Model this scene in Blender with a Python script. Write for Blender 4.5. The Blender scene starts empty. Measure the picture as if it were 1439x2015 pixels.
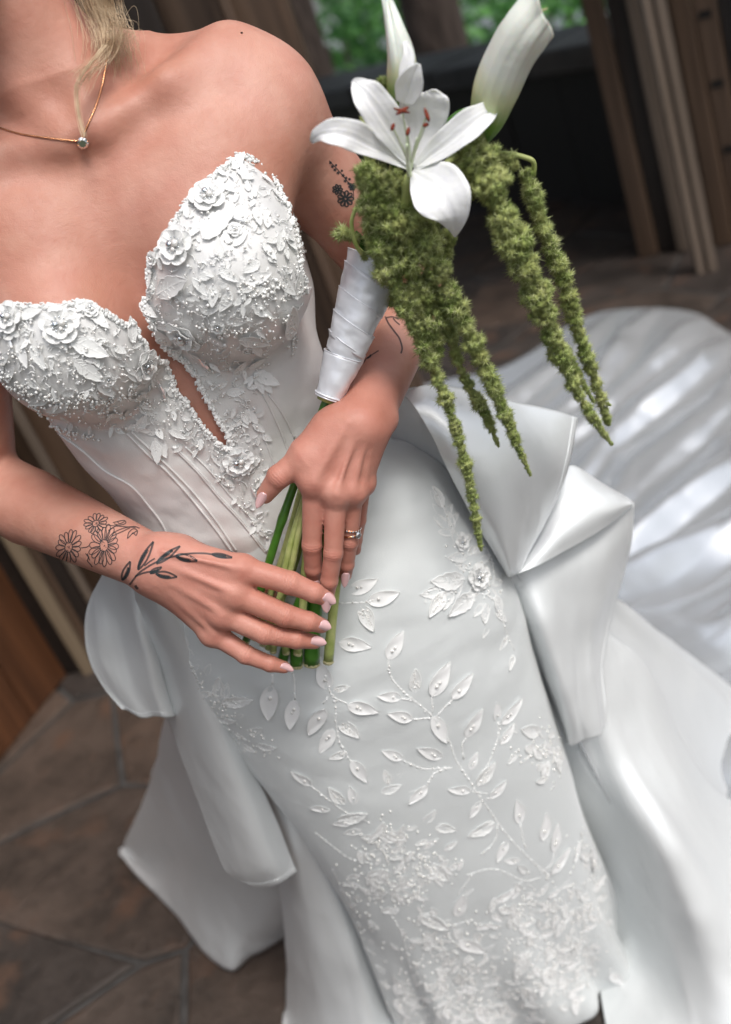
import bpy, bmesh, math, random
import numpy as np
from mathutils import Vector, Matrix
from mathutils.bvhtree import BVHTree
rng = np.random.default_rng(7)
random.seed(7)
C = bpy.context.scene.collection
sc = bpy.context.scene

# ---------------------------------------------------------------- camera, light, exposure
CAM_H = 1.5
FPX = 2100.0                       # focal length in photograph pixels (1439 x 2015)
PITCH, ROLL = math.radians(27.4), math.radians(22.0)
SP, CP, SR, CR = math.sin(PITCH), math.cos(PITCH), math.sin(ROLL), math.cos(ROLL)

cd = bpy.data.cameras.new('camera')
cam = bpy.data.objects.new('camera', cd)
C.objects.link(cam)
cam.location = (0, 0, CAM_H)
_f = Vector((0, CP, -SP)); _u = Vector((0, SP, CP)); _r = Vector((1, 0, 0))
cx = _r * CR - _u * SR              # camera right axis in the world
cy = _u * CR + _r * SR
cam.matrix_world = Matrix(((cx.x, cy.x, -_f.x, 0), (cx.y, cy.y, -_f.y, 0), (cx.z, cy.z, -_f.z, CAM_H), (0, 0, 0, 1)))
cd.sensor_fit = 'VERTICAL'; cd.sensor_height = 36.0; cd.sensor_width = 36.0
cd.lens = FPX / 2015.0 * 36.0
cd.clip_start = 0.02; cd.clip_end = 400
cd.dof.use_dof = True; cd.dof.focus_distance = 0.99; cd.dof.aperture_fstop = 3.5; cd.dof.aperture_blades = 0
sc.camera = cam

SUN_ELEV, SUN_ROT = math.radians(58), math.radians(150)
w = bpy.data.worlds.new('World'); sc.world = w; w.use_nodes = True
nt = w.node_tree; nt.nodes.clear()
sky = nt.nodes.new('ShaderNodeTexSky'); sky.sky_type = 'NISHITA'; sky.sun_disc = False
sky.sun_elevation = SUN_ELEV; sky.sun_rotation = SUN_ROT
sky.air_density = 1.0; sky.dust_density = 4.0; sky.ozone_density = 0.6
hs = nt.nodes.new('ShaderNodeHueSaturation'); hs.inputs['Saturation'].default_value = 0.5
bg = nt.nodes.new('ShaderNodeBackground'); bg.inputs['Strength'].default_value = 0.115
out = nt.nodes.new('ShaderNodeOutputWorld')
nt.links.new(sky.outputs[0], hs.inputs['Color']); nt.links.new(hs.outputs[0], bg.inputs['Color']); nt.links.new(bg.outputs[0], out.inputs['Surface'])
sd = bpy.data.lights.new('sun', 'SUN'); sd.energy = 1.5; sd.angle = math.radians(16); sd.color = (1.0, 0.97, 0.93)
sun = bpy.data.objects.new('sun', sd); C.objects.link(sun)
# direction the light comes from: rotation measured clockwise from +Y
sdir = Vector((math.sin(SUN_ROT) * math.cos(SUN_ELEV), math.cos(SUN_ROT) * math.cos(SUN_ELEV), math.sin(SUN_ELEV)))
sun.rotation_euler = sdir.to_track_quat('Z', 'Y').to_euler(); sun.location = (0, 0, 6)
sc.view_settings.view_transform = 'Standard'; sc.view_settings.look = 'None'
sc.view_settings.exposure = 0.48; sc.view_settings.gamma = 1.0
sc.view_settings.use_curve_mapping = False
sc.cycles.use_denoising = True
sc.cycles.max_bounces = 8; sc.cycles.diffuse_bounces = 4; sc.cycles.glossy_bounces = 3; sc.cycles.transmission_bounces = 6
sc.cycles.caustics_reflective = False; sc.cycles.caustics_refractive = False

# ---------------------------------------------------------------- helpers
def ray(px, py):
    dx, dy = px - 719.5, py - 1007.5
    dn = dx * SR + dy * CR; xx = dx * CR - dy * SR
    return np.array([xx, FPX * CP - dn * SP, -FPX * SP - dn * CP])
def P(px, py, Y):
    """the point of the vertical plane at depth Y seen at a photograph pixel"""
    d = ray(px, py); return np.array([0, 0, CAM_H]) + d * (Y / d[1])
def G(px, py, z=0.0):
    """the point of the horizontal plane at height z seen at a photograph pixel"""
    d = ray(px, py); return np.array([0, 0, CAM_H]) + d * ((z - CAM_H) / d[2])
def proj(pts):
    p = np.asarray(pts, float) - np.array([0, 0, CAM_H])
    dep = p[..., 1] * CP - p[..., 2] * SP
    up = p[..., 1] * SP + p[..., 2] * CP
    xx = p[..., 0] / dep * FPX; dn = -up / dep * FPX
    return np.stack([719.5 + xx * CR + dn * SR, 1007.5 - xx * SR + dn * CR], -1)
def in_poly(pts, poly):
    x, y = pts[:, 0], pts[:, 1]; c = np.zeros(len(pts), bool)
    n = len(poly)
    for i in range(n):
        x1, y1 = poly[i]; x2, y2 = poly[(i + 1) % n]
        if y1 == y2: continue
        m = ((y1 > y) != (y2 > y)) & (x < (x2 - x1) * (y - y1) / (y2 - y1) + x1)
        c ^= m
    return c

def mesh_obj(name, verts, faces, mat=None, parent=None, smooth=True, mats=None, midx=None):
    me = bpy.data.meshes.new(name)
    v = np.asarray(verts, float)
    if isinstance(faces, np.ndarray):
        n, k = faces.shape
        me.vertices.add(len(v)); me.vertices.foreach_set('co', v.astype(np.float32).ravel())
        me.loops.add(n * k); me.loops.foreach_set('vertex_index', faces.astype(np.int32).ravel())
        me.polygons.add(n); me.polygons.foreach_set('loop_start', (np.arange(n) * k).astype(np.int32))
        me.update(calc_edges=True)
    else:
        me.from_pydata([tuple(x) for x in v], [], faces); me.update()
    if smooth: me.polygons.foreach_set('use_smooth', np.ones(len(me.polygons), bool))
    for m in (mats or ([mat] if mat else [])): me.materials.append(m)
    if midx is not None: me.polygons.foreach_set('material_index', np.asarray(midx, np.int32))
    o = bpy.data.objects.new(name, me); C.objects.link(o)
    if parent: o.parent = parent
    return o
def empty(name, loc=(0, 0, 0), parent=None):
    o = bpy.data.objects.new(name, None); C.objects.link(o); o.location = loc
    o.empty_display_size = 0.05
    if parent: o.parent = parent
    return o
def tag(o, label=None, cat=None, group=None, kind=None):
    if label: o['label'] = label
    if cat: o['category'] = cat
    if group: o['group'] = group
    if kind: o['kind'] = kind
    return o
def instance(name, me, M, parent=None):
    o = bpy.data.objects.new(name, me); C.objects.link(o)
    if parent: o.parent = parent
    o.matrix_local = Matrix(M.tolist()) if isinstance(M, np.ndarray) else M
    return o

class Acc:
    """collects pieces into one mesh"""
    def __init__(s): s.v = []; s.f = []; s.n = 0; s.m = []
    def add(s, v, f, m=0):
        v = np.asarray(v, float)
        s.v.append(v); s.f += [tuple(i + s.n for i in q) for q in f]; s.m += [m] * len(f); s.n += len(v)
    def build(s, name, mat=None, parent=None, smooth=True, mats=None):
        return mesh_obj(name, np.concatenate(s.v), s.f, mat, parent, smooth, mats, s.m if mats else None)

def norm(v):
    v = np.asarray(v, float); return v / (np.linalg.norm(v, axis=-1, keepdims=True) + 1e-12)
def tube(pts, rad, seg=6, cap=True):
    pts = np.asarray(pts, float); n = len(pts); rad = np.broadcast_to(rad, n)
    tan = norm(np.gradient(pts, axis=0))
    up = np.array([0, 0, 1.0]) if abs(tan[0][2]) < .9 else np.array([1.0, 0, 0])
    a = norm(np.cross(tan[0], up)); A = []
    for t in tan:
        a = norm(a - t * np.dot(a, t)); A.append(a)
    A = np.array(A); B = np.cross(tan, A)
    th = np.linspace(0, 2 * np.pi, seg, endpoint=False)
    v = pts[:, None] + (A[:, None] * np.cos(th)[None, :, None] + B[:, None] * np.sin(th)[None, :, None]) * rad[:, None, None]
    v = v.reshape(-1, 3); f = []
    for i in range(n - 1):
        for j in range(seg):
            k = (j + 1) % seg
            f.append((i * seg + j, i * seg + k, (i + 1) * seg + k, (i + 1) * seg + j))
    if cap:
        f.append(tuple(range(seg))[::-1]); f.append(tuple((n - 1) * seg + j for j in range(seg)))
    return v, f
def catmull(pts, n):
    """smooth curve through the points, n samples"""
    p = np.asarray(pts, float); k = len(p)
    if k == 2: return p[0] + (p[1] - p[0]) * np.linspace(0, 1, n)[:, None]
    q = np.vstack([2 * p[0] - p[1], p, 2 * p[-1] - p[-2]])
    t = np.linspace(0, k - 1 - 1e-9, n); i = t.astype(int); u = (t - i)[:, None]
    a, b, c, d = q[i], q[i + 1], q[i + 2], q[i + 3]
    return 0.5 * (2 * b + (c - a) * u + (2 * a - 5 * b + 4 * c - d) * u ** 2 + (3 * b - a - 3 * c + d) * u ** 3)
def surf_grid(ctrl, nu, nv, bspline=False):
    """ctrl: rows x cols x 3 -> dense grid through (or smoothly near) the control points"""
    c = np.asarray(ctrl, float)
    rows = np.stack([catmull(c[i], nv) for i in range(c.shape[0])])
    return np.stack([catmull(rows[:, j], nu) for j in range(nv)], 1)
def grid_faces(nu, nv, close_v=False, off=0):
    i, j = np.meshgrid(np.arange(nu - 1), np.arange(nv if close_v else nv - 1), indexing='ij')
    j2 = (j + 1) % nv
    return (np.stack([i * nv + j, i * nv + j2, (i + 1) * nv + j2, (i + 1) * nv + j], -1).reshape(-1, 4) + off)
def grid_normals(g):
    return norm(np.cross(np.gradient(g, axis=1), np.gradient(g, axis=0)))
def cloth(name, g, mat, parent, thick=0.0016, flip=False):
    """a closed sheet of cloth with thickness from a grid of points"""
    nu, nv = g.shape[:2]; nrm = grid_normals(g) * (1 if not flip else -1)
    a = (g + nrm * thick / 2).reshape(-1, 3); b = (g - nrm * thick / 2).reshape(-1, 3)
    f1 = grid_faces(nu, nv); n = nu * nv
    f2 = f1[:, ::-1] + n
    ring = [(i * nv) for i in range(nu)] + [(nu - 1) * nv + j for j in range(1, nv)] + [i * nv + nv - 1 for i in range(nu - 2, -1, -1)] + [j for j in range(nv - 2, 0, -1)]
    ring = np.array(ring); r2 = np.roll(ring, -1)
    f3 = np.stack([ring, r2, r2 + n, ring + n], -1)
    return mesh_obj(name, np.vstack([a, b]), np.vstack([f1, f2, f3]), mat, parent)

def box(c, s, rot=None):
    """box at centre c with full sizes s, optional 3x3 rotation"""
    x, y, z = np.array(s) / 2
    v = np.array([[-x, -y, -z], [x, -y, -z], [x, y, -z], [-x, y, -z], [-x, -y, z], [x, -y, z], [x, y, z], [-x, y, z]])
    if rot is not None: v = v @ np.asarray(rot).T
    return v + np.array(c), [(0, 3, 2, 1), (4, 5, 6, 7), (0, 1, 5, 4), (1, 2, 6, 5), (2, 3, 7, 6), (3, 0, 4, 7)]
def bevel(o, wdt, seg=2):
    m = o.modifiers.new('bevel', 'BEVEL'); m.width = wdt; m.segments = seg; m.limit_method = 'ANGLE'; return o

# smooth value noise for building shapes
def fbm(p, scale, seed=0, octaves=3):
    p = np.asarray(p, float) * scale; r = 0; amp = 1
    for o in range(octaves):
        ip = np.floor(p).astype(np.int64); fp = p - ip; u = fp * fp * (3 - 2 * fp); tot = 0
        for dx in (0, 1):
            for dy in (0, 1):
                for dz in (0, 1):
                    h = ((ip[..., 0] + dx) * 73856093) ^ ((ip[..., 1] + dy) * 19349663) ^ ((ip[..., 2] + dz) * 83492791) ^ (seed * 2654435 + o * 971)
                    h = (h ^ (h >> 13)) * 1274126177; h = (h ^ (h >> 16)) & 0xffff
                    wt = (u[..., 0] if dx else 1 - u[..., 0]) * (u[..., 1] if dy else 1 - u[..., 1]) * (u[..., 2] if dz else 1 - u[..., 2])
                    tot = tot + wt * (h / 32767.5 - 1)
        r = r + amp * tot; amp *= .5; p = p * 2.03
    return r

# ---------------------------------------------------------------- distance-field modelling of the figure
def cone(a, b, r1, r2, k=.01, k2=None, sq=None): return ('c', np.array(a, float), np.array(b, float), r1, r2, k, k if k2 is None else k2)
def ell(c, r, k=.01, rot=None): return ('e', np.array(c, float), np.array(r, float), np.eye(3) if rot is None else np.array(rot, float), k)
def prim_d(q, p):
    if q[0] == 'c':
        a, b = q[1], q[2]; ab = b - a; t = np.clip(((p - a) @ ab) / (ab @ ab), 0, 1)
        return np.linalg.norm(p - a - t[..., None] * ab, axis=-1) - (q[3] + (q[4] - q[3]) * t), (q[6] + (q[5] - q[6]) * (1 - t) ** 3) if q[5] >= q[6] else q[5] + (q[6] - q[5]) * t
    if q[0] == 'e':
        l = (p - q[1]) @ q[3]; k0 = np.linalg.norm(l / q[2], axis=-1); k1 = np.linalg.norm(l / q[2] ** 2, axis=-1)
        return k0 * (k0 - 1) / (k1 + 1e-9), q[4]
    if q[0] == 'l':   # lofted trunk: table of z, cx, cy, a, b (front), b2 (back)
        tb = q[1]; z = p[..., 2]; g = [np.interp(z, tb[:, 0], tb[:, i]) for i in range(1, 6)]
        x = (p[..., 0] - g[0]); y = p[..., 1] - g[1]; bb = np.where(y < 0, g[3], g[4])
        e = 2.3; s = (np.abs(x / g[2]) ** e + np.abs(y / bb) ** e) ** (1 / e)
        d = (s - 1) * np.minimum(g[2], bb)
        return np.maximum(np.maximum(d, z - tb[-1, 0]), tb[0, 0] - z), q[2]
def smin(a, b, k):
    h = np.maximum(k - np.abs(a - b), 0) / k
    return np.minimum(a, b) - h * h * k * .25
def sdf_mesh(prims, h, lo, hi, off=0.0, B=12):
    lo = np.array(lo, float); hi = np.array(hi, float)
    nb = np.ceil((hi - lo) / (h * B)).astype(int)
    bi = np.stack(np.meshgrid(*[np.arange(n) for n in nb], indexing='ij'), -1).reshape(-1, 3)
    cen = lo + (bi + .5) * B * h; rad = B * h * .5 * 1.732
    ds = []; tot = None
    for q in prims:
        d, k = prim_d(q, cen); ds.append(d); tot = d if tot is None else smin(tot, d, k)
    act = np.abs(tot - off) < rad * 1.35 + .004
    bi = bi[act]; cen = cen[act]; ds = [d[act] for d in ds]; dmin = np.min(ds, axis=0)
    loc = np.stack(np.meshgrid(*[np.arange(B + 1)] * 3, indexing='ij'), -1).reshape(-1, 3)
    nB = len(bi); D = np.full((nB, (B + 1) ** 3), 1.0)
    for q, d0 in zip(prims, ds):
        kk = max(q[5], q[6]) if q[0] == 'c' else (q[4] if q[0] == 'e' else q[2])
        s = np.where(d0 < dmin + 2 * rad * 1.3 + kk)[0]
        for c0 in range(0, len(s), 400):
            ss = s[c0:c0 + 400]
            p = lo + (bi[ss][:, None] * B + loc[None]) * h
            d, k = prim_d(q, p); D[ss] = smin(D[ss], d, k)
    D = (D - off).reshape(nB, B + 1, B + 1, B + 1)
    N = nb * B + 2; key = lambda g: (g[..., 0] * N[1] + g[..., 1]) * N[2] + g[..., 2]
    ins = D < 0
    c8 = sum(ins[:, dx:B + dx, dy:B + dy, dz:B + dz].astype(np.int8) for dx in (0, 1) for dy in (0, 1) for dz in (0, 1))
    cb, ci, cj, ck = np.where((c8 > 0) & (c8 < 8))
    vals = {}
    for dx in (0, 1):
        for dy in (0, 1):
            for dz in (0, 1): vals[(dx, dy, dz)] = D[cb, ci + dx, cj + dy, ck + dz]
    acc = np.zeros((len(cb), 3)); cnt = np.zeros(len(cb))
    cor = list(vals)
    for a in cor:
        for ax in range(3):
            if a[ax] == 1: continue
            b = list(a); b[ax] = 1; b = tuple(b)
            va, vb = vals[a], vals[b]; m = (va < 0) != (vb < 0)
            t = np.where(m, va / np.where(m, va - vb, 1), 0)
            pt = np.zeros((len(cb), 3)); pt[:] = a; pt[:, ax] = t
            acc[m] += pt[m]; cnt[m] += 1
    gcell = bi[cb] * B + np.stack([ci, cj, ck], -1)
    V = lo + (gcell + acc / cnt[:, None]) * h
    kv = key(gcell); order = np.argsort(kv); kv = kv[order]; V = V[order]
    F = []
    for ax in range(3):
        o1, o2 = [(1, 2), (2, 0), (0, 1)][ax]
        sl0 = [slice(0, B)] * 3; sl1 = [slice(0, B)] * 3; sl1[ax] = slice(1, B + 1)
        A = ins[(slice(None), *sl0)]; Bn = ins[(slice(None), *sl1)]
        eb, ei, ej, ek = np.where(A != Bn)
        g = bi[eb] * B + np.stack([ei, ej, ek], -1)
        inside = A[eb, ei, ej, ek]
        u = np.zeros(3, int); v = np.zeros(3, int); u[o1] = 1; v[o2] = 1
        q = [g - u - v, g - v, g, g - u]; idx = []; ok = np.ones(len(g), bool)
        for qq in q:
            kk = key(qq); ii = np.searchsorted(kv, kk); ii = np.clip(ii, 0, len(kv) - 1); ok &= kv[ii] == kk; idx.append(ii)
        f = np.stack(idx, -1); f[~inside] = f[~inside][:, ::-1]
        F.append(f[ok])
    return V, np.vstack(F)
# ================================================================ materials
def nd(nt, t, **k):
    n = nt.nodes.new(t)
    for a, b in k.items():
        if a in n.inputs: n.inputs[a].default_value = b
        else: setattr(n, a, b)
    return n
def new_mat(name, base=(.8, .8, .8), rough=.5, metal=0, **kw):
    m = bpy.data.materials.new(name); m.use_nodes = True; nt = m.node_tree; b = nt.nodes['Principled BSDF']
    b.inputs['Base Color'].default_value = (*base, 1); b.inputs['Roughness'].default_value = rough; b.inputs['Metallic'].default_value = metal
    for k, v in kw.items(): b.inputs[k.replace('_', ' ')].default_value = v
    return m, nt, b
def coords(nt, kind='Object'):
    return nd(nt, 'ShaderNodeTexCoord').outputs[kind]
def noise_mix(nt, b, c1, c2, scale, detail=4, lo=.35, hi=.65, vec=None, stretch=None, rand=0):
    tc = vec or coords(nt)
    if stretch:
        mp = nd(nt, 'ShaderNodeMapping'); mp.inputs['Scale'].default_value = stretch; nt.links.new(tc, mp.inputs[0]); tc = mp.outputs[0]
    n = nd(nt, 'ShaderNodeTexNoise', Scale=scale, Detail=detail); nt.links.new(tc, n.inputs['Vector'])
    r = nd(nt, 'ShaderNodeValToRGB'); r.color_ramp.elements[0].position = lo; r.color_ramp.elements[1].position = hi
    r.color_ramp.elements[0].color = (*c1, 1); r.color_ramp.elements[1].color = (*c2, 1)
    nt.links.new(n.outputs['Fac'], r.inputs[0]); nt.links.new(r.outputs[0], b.inputs['Base Color'])
    return n, r, tc
def bump(nt, b, height, dist=.001, strength=1.0, prev=None):
    bp = nd(nt, 'ShaderNodeBump', Strength=strength, Distance=dist); nt.links.new(height, bp.inputs['Height'])
    if prev: nt.links.new(prev.outputs[0], bp.inputs['Normal'])
    nt.links.new(bp.outputs[0], b.inputs['Normal']); return bp

# skin
skin, nt, b = new_mat('skin', (.50, .25, .165), .46)
b.inputs['Subsurface Weight'].default_value = .12; b.inputs['Subsurface Radius'].default_value = (1, .35, .2); b.inputs['Subsurface Scale'].default_value = .008
b.inputs['Specular IOR Level'].default_value = .42
n, r, tc = noise_mix(nt, b, (.44, .208, .146), (.55, .298, .232), 9, 5)
at = nd(nt, 'ShaderNodeAttribute', attribute_name='flush')
mx = nd(nt, 'ShaderNodeMix', data_type='RGBA'); nt.links.new(r.outputs[0], mx.inputs[6]); mx.inputs[7].default_value = (.50, .185, .145, 1)
nt.links.new(at.outputs['Fac'], mx.inputs[0])
vor = nd(nt, 'ShaderNodeTexVoronoi', Scale=46.0); nt.links.new(tc, vor.inputs['Vector'])
lt = nd(nt, 'ShaderNodeMath', operation='LESS_THAN'); nt.links.new(vor.outputs['Distance'], lt.inputs[0]); lt.inputs[1].default_value = .032
rn = nd(nt, 'ShaderNodeMath', operation='GREATER_THAN'); sp = nd(nt, 'ShaderNodeSeparateColor'); nt.links.new(vor.outputs['Color'], sp.inputs[0]); nt.links.new(sp.outputs[0], rn.inputs[0]); rn.inputs[1].default_value = .86
ml = nd(nt, 'ShaderNodeMath', operation='MULTIPLY'); nt.links.new(lt.outputs[0], ml.inputs[0]); nt.links.new(rn.outputs[0], ml.inputs[1])
ml2 = nd(nt, 'ShaderNodeMath', operation='MULTIPLY'); nt.links.new(ml.outputs[0], ml2.inputs[0]); ml2.inputs[1].default_value = .65
mx2 = nd(nt, 'ShaderNodeMix', data_type='RGBA'); nt.links.new(mx.outputs[2], mx2.inputs[6]); mx2.inputs[7].default_value = (.16, .05, .03, 1); nt.links.new(ml2.outputs[0], mx2.inputs[0])
nb_ = nd(nt, 'ShaderNodeTexNoise', Scale=38.0, Detail=7.0); nt.links.new(tc, nb_.inputs['Vector']); nr_ = nd(nt, 'ShaderNodeValToRGB'); nr_.color_ramp.elements[0].position = .32; nr_.color_ramp.elements[1].position = .68
nr_.color_ramp.elements[0].color = (1.06, 1.05, 1.04, 1); nr_.color_ramp.elements[1].color = (.97, .86, .84, 1); nt.links.new(nb_.outputs['Fac'], nr_.inputs[0])
mm_ = nd(nt, 'ShaderNodeMix', data_type='RGBA', blend_type='MULTIPLY'); mm_.inputs[0].default_value = 1; nt.links.new(mx2.outputs[2], mm_.inputs[6]); nt.links.new(nr_.outputs[0], mm_.inputs[7]); nt.links.new(mm_.outputs[2], b.inputs['Base Color'])
v2 = nd(nt, 'ShaderNodeTexVoronoi', Scale=900.0); nt.links.new(tc, v2.inputs['Vector'])
n3 = nd(nt, 'ShaderNodeTexNoise', Scale=140.0, Detail=5.0); nt.links.new(tc, n3.inputs['Vector'])
bp = bump(nt, b, v2.outputs['Distance'], .00025, .5); bp = bump(nt, b, n3.outputs['Fac'], .0009, .6, bp)
ka = nd(nt, 'ShaderNodeAttribute', attribute_name='crease_at'); km = nd(nt, 'ShaderNodeAttribute', attribute_name='crease_on')
nz_ = nd(nt, 'ShaderNodeTexNoise', Scale=260.0, Detail=2.0); nt.links.new(tc, nz_.inputs['Vector'])
m1 = nd(nt, 'ShaderNodeMath', operation='MULTIPLY_ADD'); nt.links.new(ka.outputs['Fac'], m1.inputs[0]); m1.inputs[1].default_value = 2300; 
m0 = nd(nt, 'ShaderNodeMath', operation='MULTIPLY'); nt.links.new(nz_.outputs['Fac'], m0.inputs[0]); m0.inputs[1].default_value = 9.0; nt.links.new(m0.outputs[0], m1.inputs[2])
sn = nd(nt, 'ShaderNodeMath', operation='SINE'); nt.links.new(m1.outputs[0], sn.inputs[0]); mk = nd(nt, 'ShaderNodeMath', operation='MULTIPLY'); nt.links.new(sn.outputs[0], mk.inputs[0]); nt.links.new(km.outputs['Fac'], mk.inputs[1])
bump(nt, b, mk.outputs[0], .0005, .28, bp)
rr = nd(nt, 'ShaderNodeMapRange'); nt.links.new(n3.outputs['Fac'], rr.inputs[0]); rr.inputs[3].default_value = .38; rr.inputs[4].default_value = .60; nt.links.new(rr.outputs[0], b.inputs['Roughness'])

ink, nt, b = new_mat('tattoo ink', (.035, .045, .05), .5)
tr = nd(nt, 'ShaderNodeBsdfTransparent'); mxs = nd(nt, 'ShaderNodeMixShader'); mxs.inputs[0].default_value = .68
o_ = nt.nodes['Material Output']; nt.links.new(tr.outputs[0], mxs.inputs[1]); nt.links.new(b.outputs[0], mxs.inputs[2]); nt.links.new(mxs.outputs[0], o_.inputs['Surface'])
ink_soft, nt, b = new_mat('tattoo shading', (.035, .045, .05), .5)
tr = nd(nt, 'ShaderNodeBsdfTransparent'); mxs = nd(nt, 'ShaderNodeMixShader'); mxs.inputs[0].default_value = .38
o_ = nt.nodes['Material Output']; nt.links.new(tr.outputs[0], mxs.inputs[1]); nt.links.new(b.outputs[0], mxs.inputs[2]); nt.links.new(mxs.outputs[0], o_.inputs['Surface'])
nail_m, nt, b = new_mat('nail varnish', (.68, .43, .43), .16, Coat_Weight=.5)

# cloths
def weave(nt, b, sc1=900, dist=.0006, strength=.4, wr=None, wdist=.006):
    tc = coords(nt)
    w1 = nd(nt, 'ShaderNodeTexNoise', Scale=sc1, Detail=2.0); nt.links.new(tc, w1.inputs['Vector'])
    bp = bump(nt, b, w1.outputs['Fac'], dist, strength)
    n2 = nd(nt, 'ShaderNodeTexNoise', Scale=wr or 7.0, Detail=3.0); nt.links.new(tc, n2.inputs['Vector'])
    bump(nt, b, n2.outputs['Fac'], wdist, .35, bp)
satin, nt, b = new_mat('white satin', (.77, .80, .81), .30, .36)
b.inputs['Sheen Weight'].default_value = .15; b.inputs['Specular IOR Level'].default_value = .6; weave(nt, b)
satin_fold, nt, b = new_mat('matt white satin', (.77, .795, .80), .38, .2)
b.inputs['Sheen Weight'].default_value = .2; weave(nt, b)
train_m, nt, b = new_mat('train satin', (.76, .79, .82), .21, .66); weave(nt, b, wr=9.0, wdist=.002)
corset_m, nt, b = new_mat('corset satin', (.78, .775, .765), .38, .18); b.inputs['Sheen Weight'].default_value = .1; weave(nt, b, wr=14.0, wdist=.004)
tulle, nt, b = new_mat('tulle over satin', (.70, .73, .73), .55, .06); b.inputs['Sheen Weight'].default_value = .35; weave(nt, b, 1400, .0005, .7, 8.0, .008)
lace, nt, b = new_mat('white lace', (.84, .85, .84), .62); b.inputs['Sheen Weight'].default_value = .3
tc = coords(nt); w1 = nd(nt, 'ShaderNodeTexVoronoi', Scale=1.0); mp = nd(nt, 'ShaderNodeMapping'); mp.inputs['Scale'].default_value = (14, 30, 14); nt.links.new(tc, mp.inputs[0]); nt.links.new(mp.outputs[0], w1.inputs['Vector'])
bump(nt, b, w1.outputs['Distance'], .03, .5)
lace_w, nt, b = new_mat('lace threads', (.84, .85, .84), .6); tc = coords(nt); w1 = nd(nt, 'ShaderNodeTexVoronoi', Scale=700.0); nt.links.new(tc, w1.inputs['Vector']); bump(nt, b, w1.outputs['Distance'], .0004, .5)
lace_l, nt, b = new_mat('embroidered lace', (.80, .81, .80), .6)
lace_rim, nt, b = new_mat('corded lace edge', (.88, .885, .875), .55); b.inputs['Sheen Weight'].default_value = .2
organza, nt, b = new_mat('organza leaf', (.88, .885, .88), .42); b.inputs['Sheen Weight'].default_value = .3
pearl, nt, b = new_mat('pearl', (.80, .79, .76), .12, .25, Coat_Weight=.6)
crystal, nt, b = new_mat('crystal', (.86, .88, .9), .05, .35, Coat_Weight=1.0)
gem_m, nt, b = new_mat('faceted stone', (.72, .76, .79), .04, 1.0)
diamond, nt, b = new_mat('cut gem', (.95, .97, 1), .0, 0, Transmission_Weight=.55, IOR=2.2)
gold, nt, b = new_mat('rose gold', (.85, .43, .23), .2, 1.0)
ribbon_m, nt, b = new_mat('ribbon satin', (.80, .82, .87), .30, .22); weave(nt, b, 1100, .0003, .3, 30.0, .002)

# plants
def plant(name, c1, c2, scale=60, rough=.45, tr=0.0, **kw):
    m, nt, b = new_mat(name, c1, rough, **kw); n, r, tc = noise_mix(nt, b, c1, c2, scale, 4)
    n3 = nd(nt, 'ShaderNodeTexNoise', Scale=scale * 6, Detail=3.0); nt.links.new(tc, n3.inputs['Vector']); bump(nt, b, n3.outputs['Fac'], .0008, .4)
    if tr: b.inputs['Transmission Weight'].default_value = 0; b.inputs['Subsurface Weight'].default_value = tr; b.inputs['Subsurface Scale'].default_value = .003; b.inputs['Subsurface Radius'].default_value = (1, 1, .6)
    return m
stem_dark = plant('dark green stem', (.035, .13, .012), (.07, .20, .025), 50, .32)
stem_pale = plant('pale green stem', (.30, .38, .10), (.46, .50, .20), 70, .45)
stem_cut = plant('cut stem end', (.42, .40, .20), (.55, .50, .30), 300, .7)
amar = plant('green amaranthus', (.20, .27, .06), (.40, .43, .15), 55, .7)
amar_tip = plant('pale amaranthus tips', (.42, .52, .19), (.60, .62, .32), 70, .7)
petal_m = plant('lily petal', (.80, .81, .80), (.86, .87, .86), 35, .5, .25)
anther_m = plant('rust anther', (.13, .018, .006), (.20, .03, .01), 300, .8)
filament_m = plant('lily filament', (.55, .66, .38), (.74, .80, .62), 60, .45)
m, nt, b = new_mat('calla petal', (.8, .8, .75), .45); calla_m = m
at = nd(nt, 'ShaderNodeAttribute', attribute_name='along'); r = nd(nt, 'ShaderNodeValToRGB'); cr = r.color_ramp
cr.elements[0].position = .0; cr.elements[0].color = (.10, .25, .03, 1); cr.elements[1].position = .56; cr.elements[1].color = (.80, .81, .74, 1)
e = cr.elements.new(.24); e.color = (.20, .38, .06, 1); e = cr.elements.new(.40); e.color = (.66, .70, .42, 1)
nt.links.new(at.outputs['Fac'], r.inputs[0]); nt.links.new(r.outputs[0], b.inputs['Base Color'])
b.inputs['Subsurface Weight'].default_value = .2; b.inputs['Subsurface Scale'].default_value = .003
tc = coords(nt); wv = nd(nt, 'ShaderNodeTexNoise', Scale=90.0, Detail=3.0); nt.links.new(tc, wv.inputs['Vector']); bump(nt, b, wv.outputs['Fac'], .002, .35)
hair_m, nt, b = new_mat('blonde hair', (.42, .30, .19), .38); noise_mix(nt, b, (.38, .26, .15), (.80, .64, .44), 40, 2)

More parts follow.
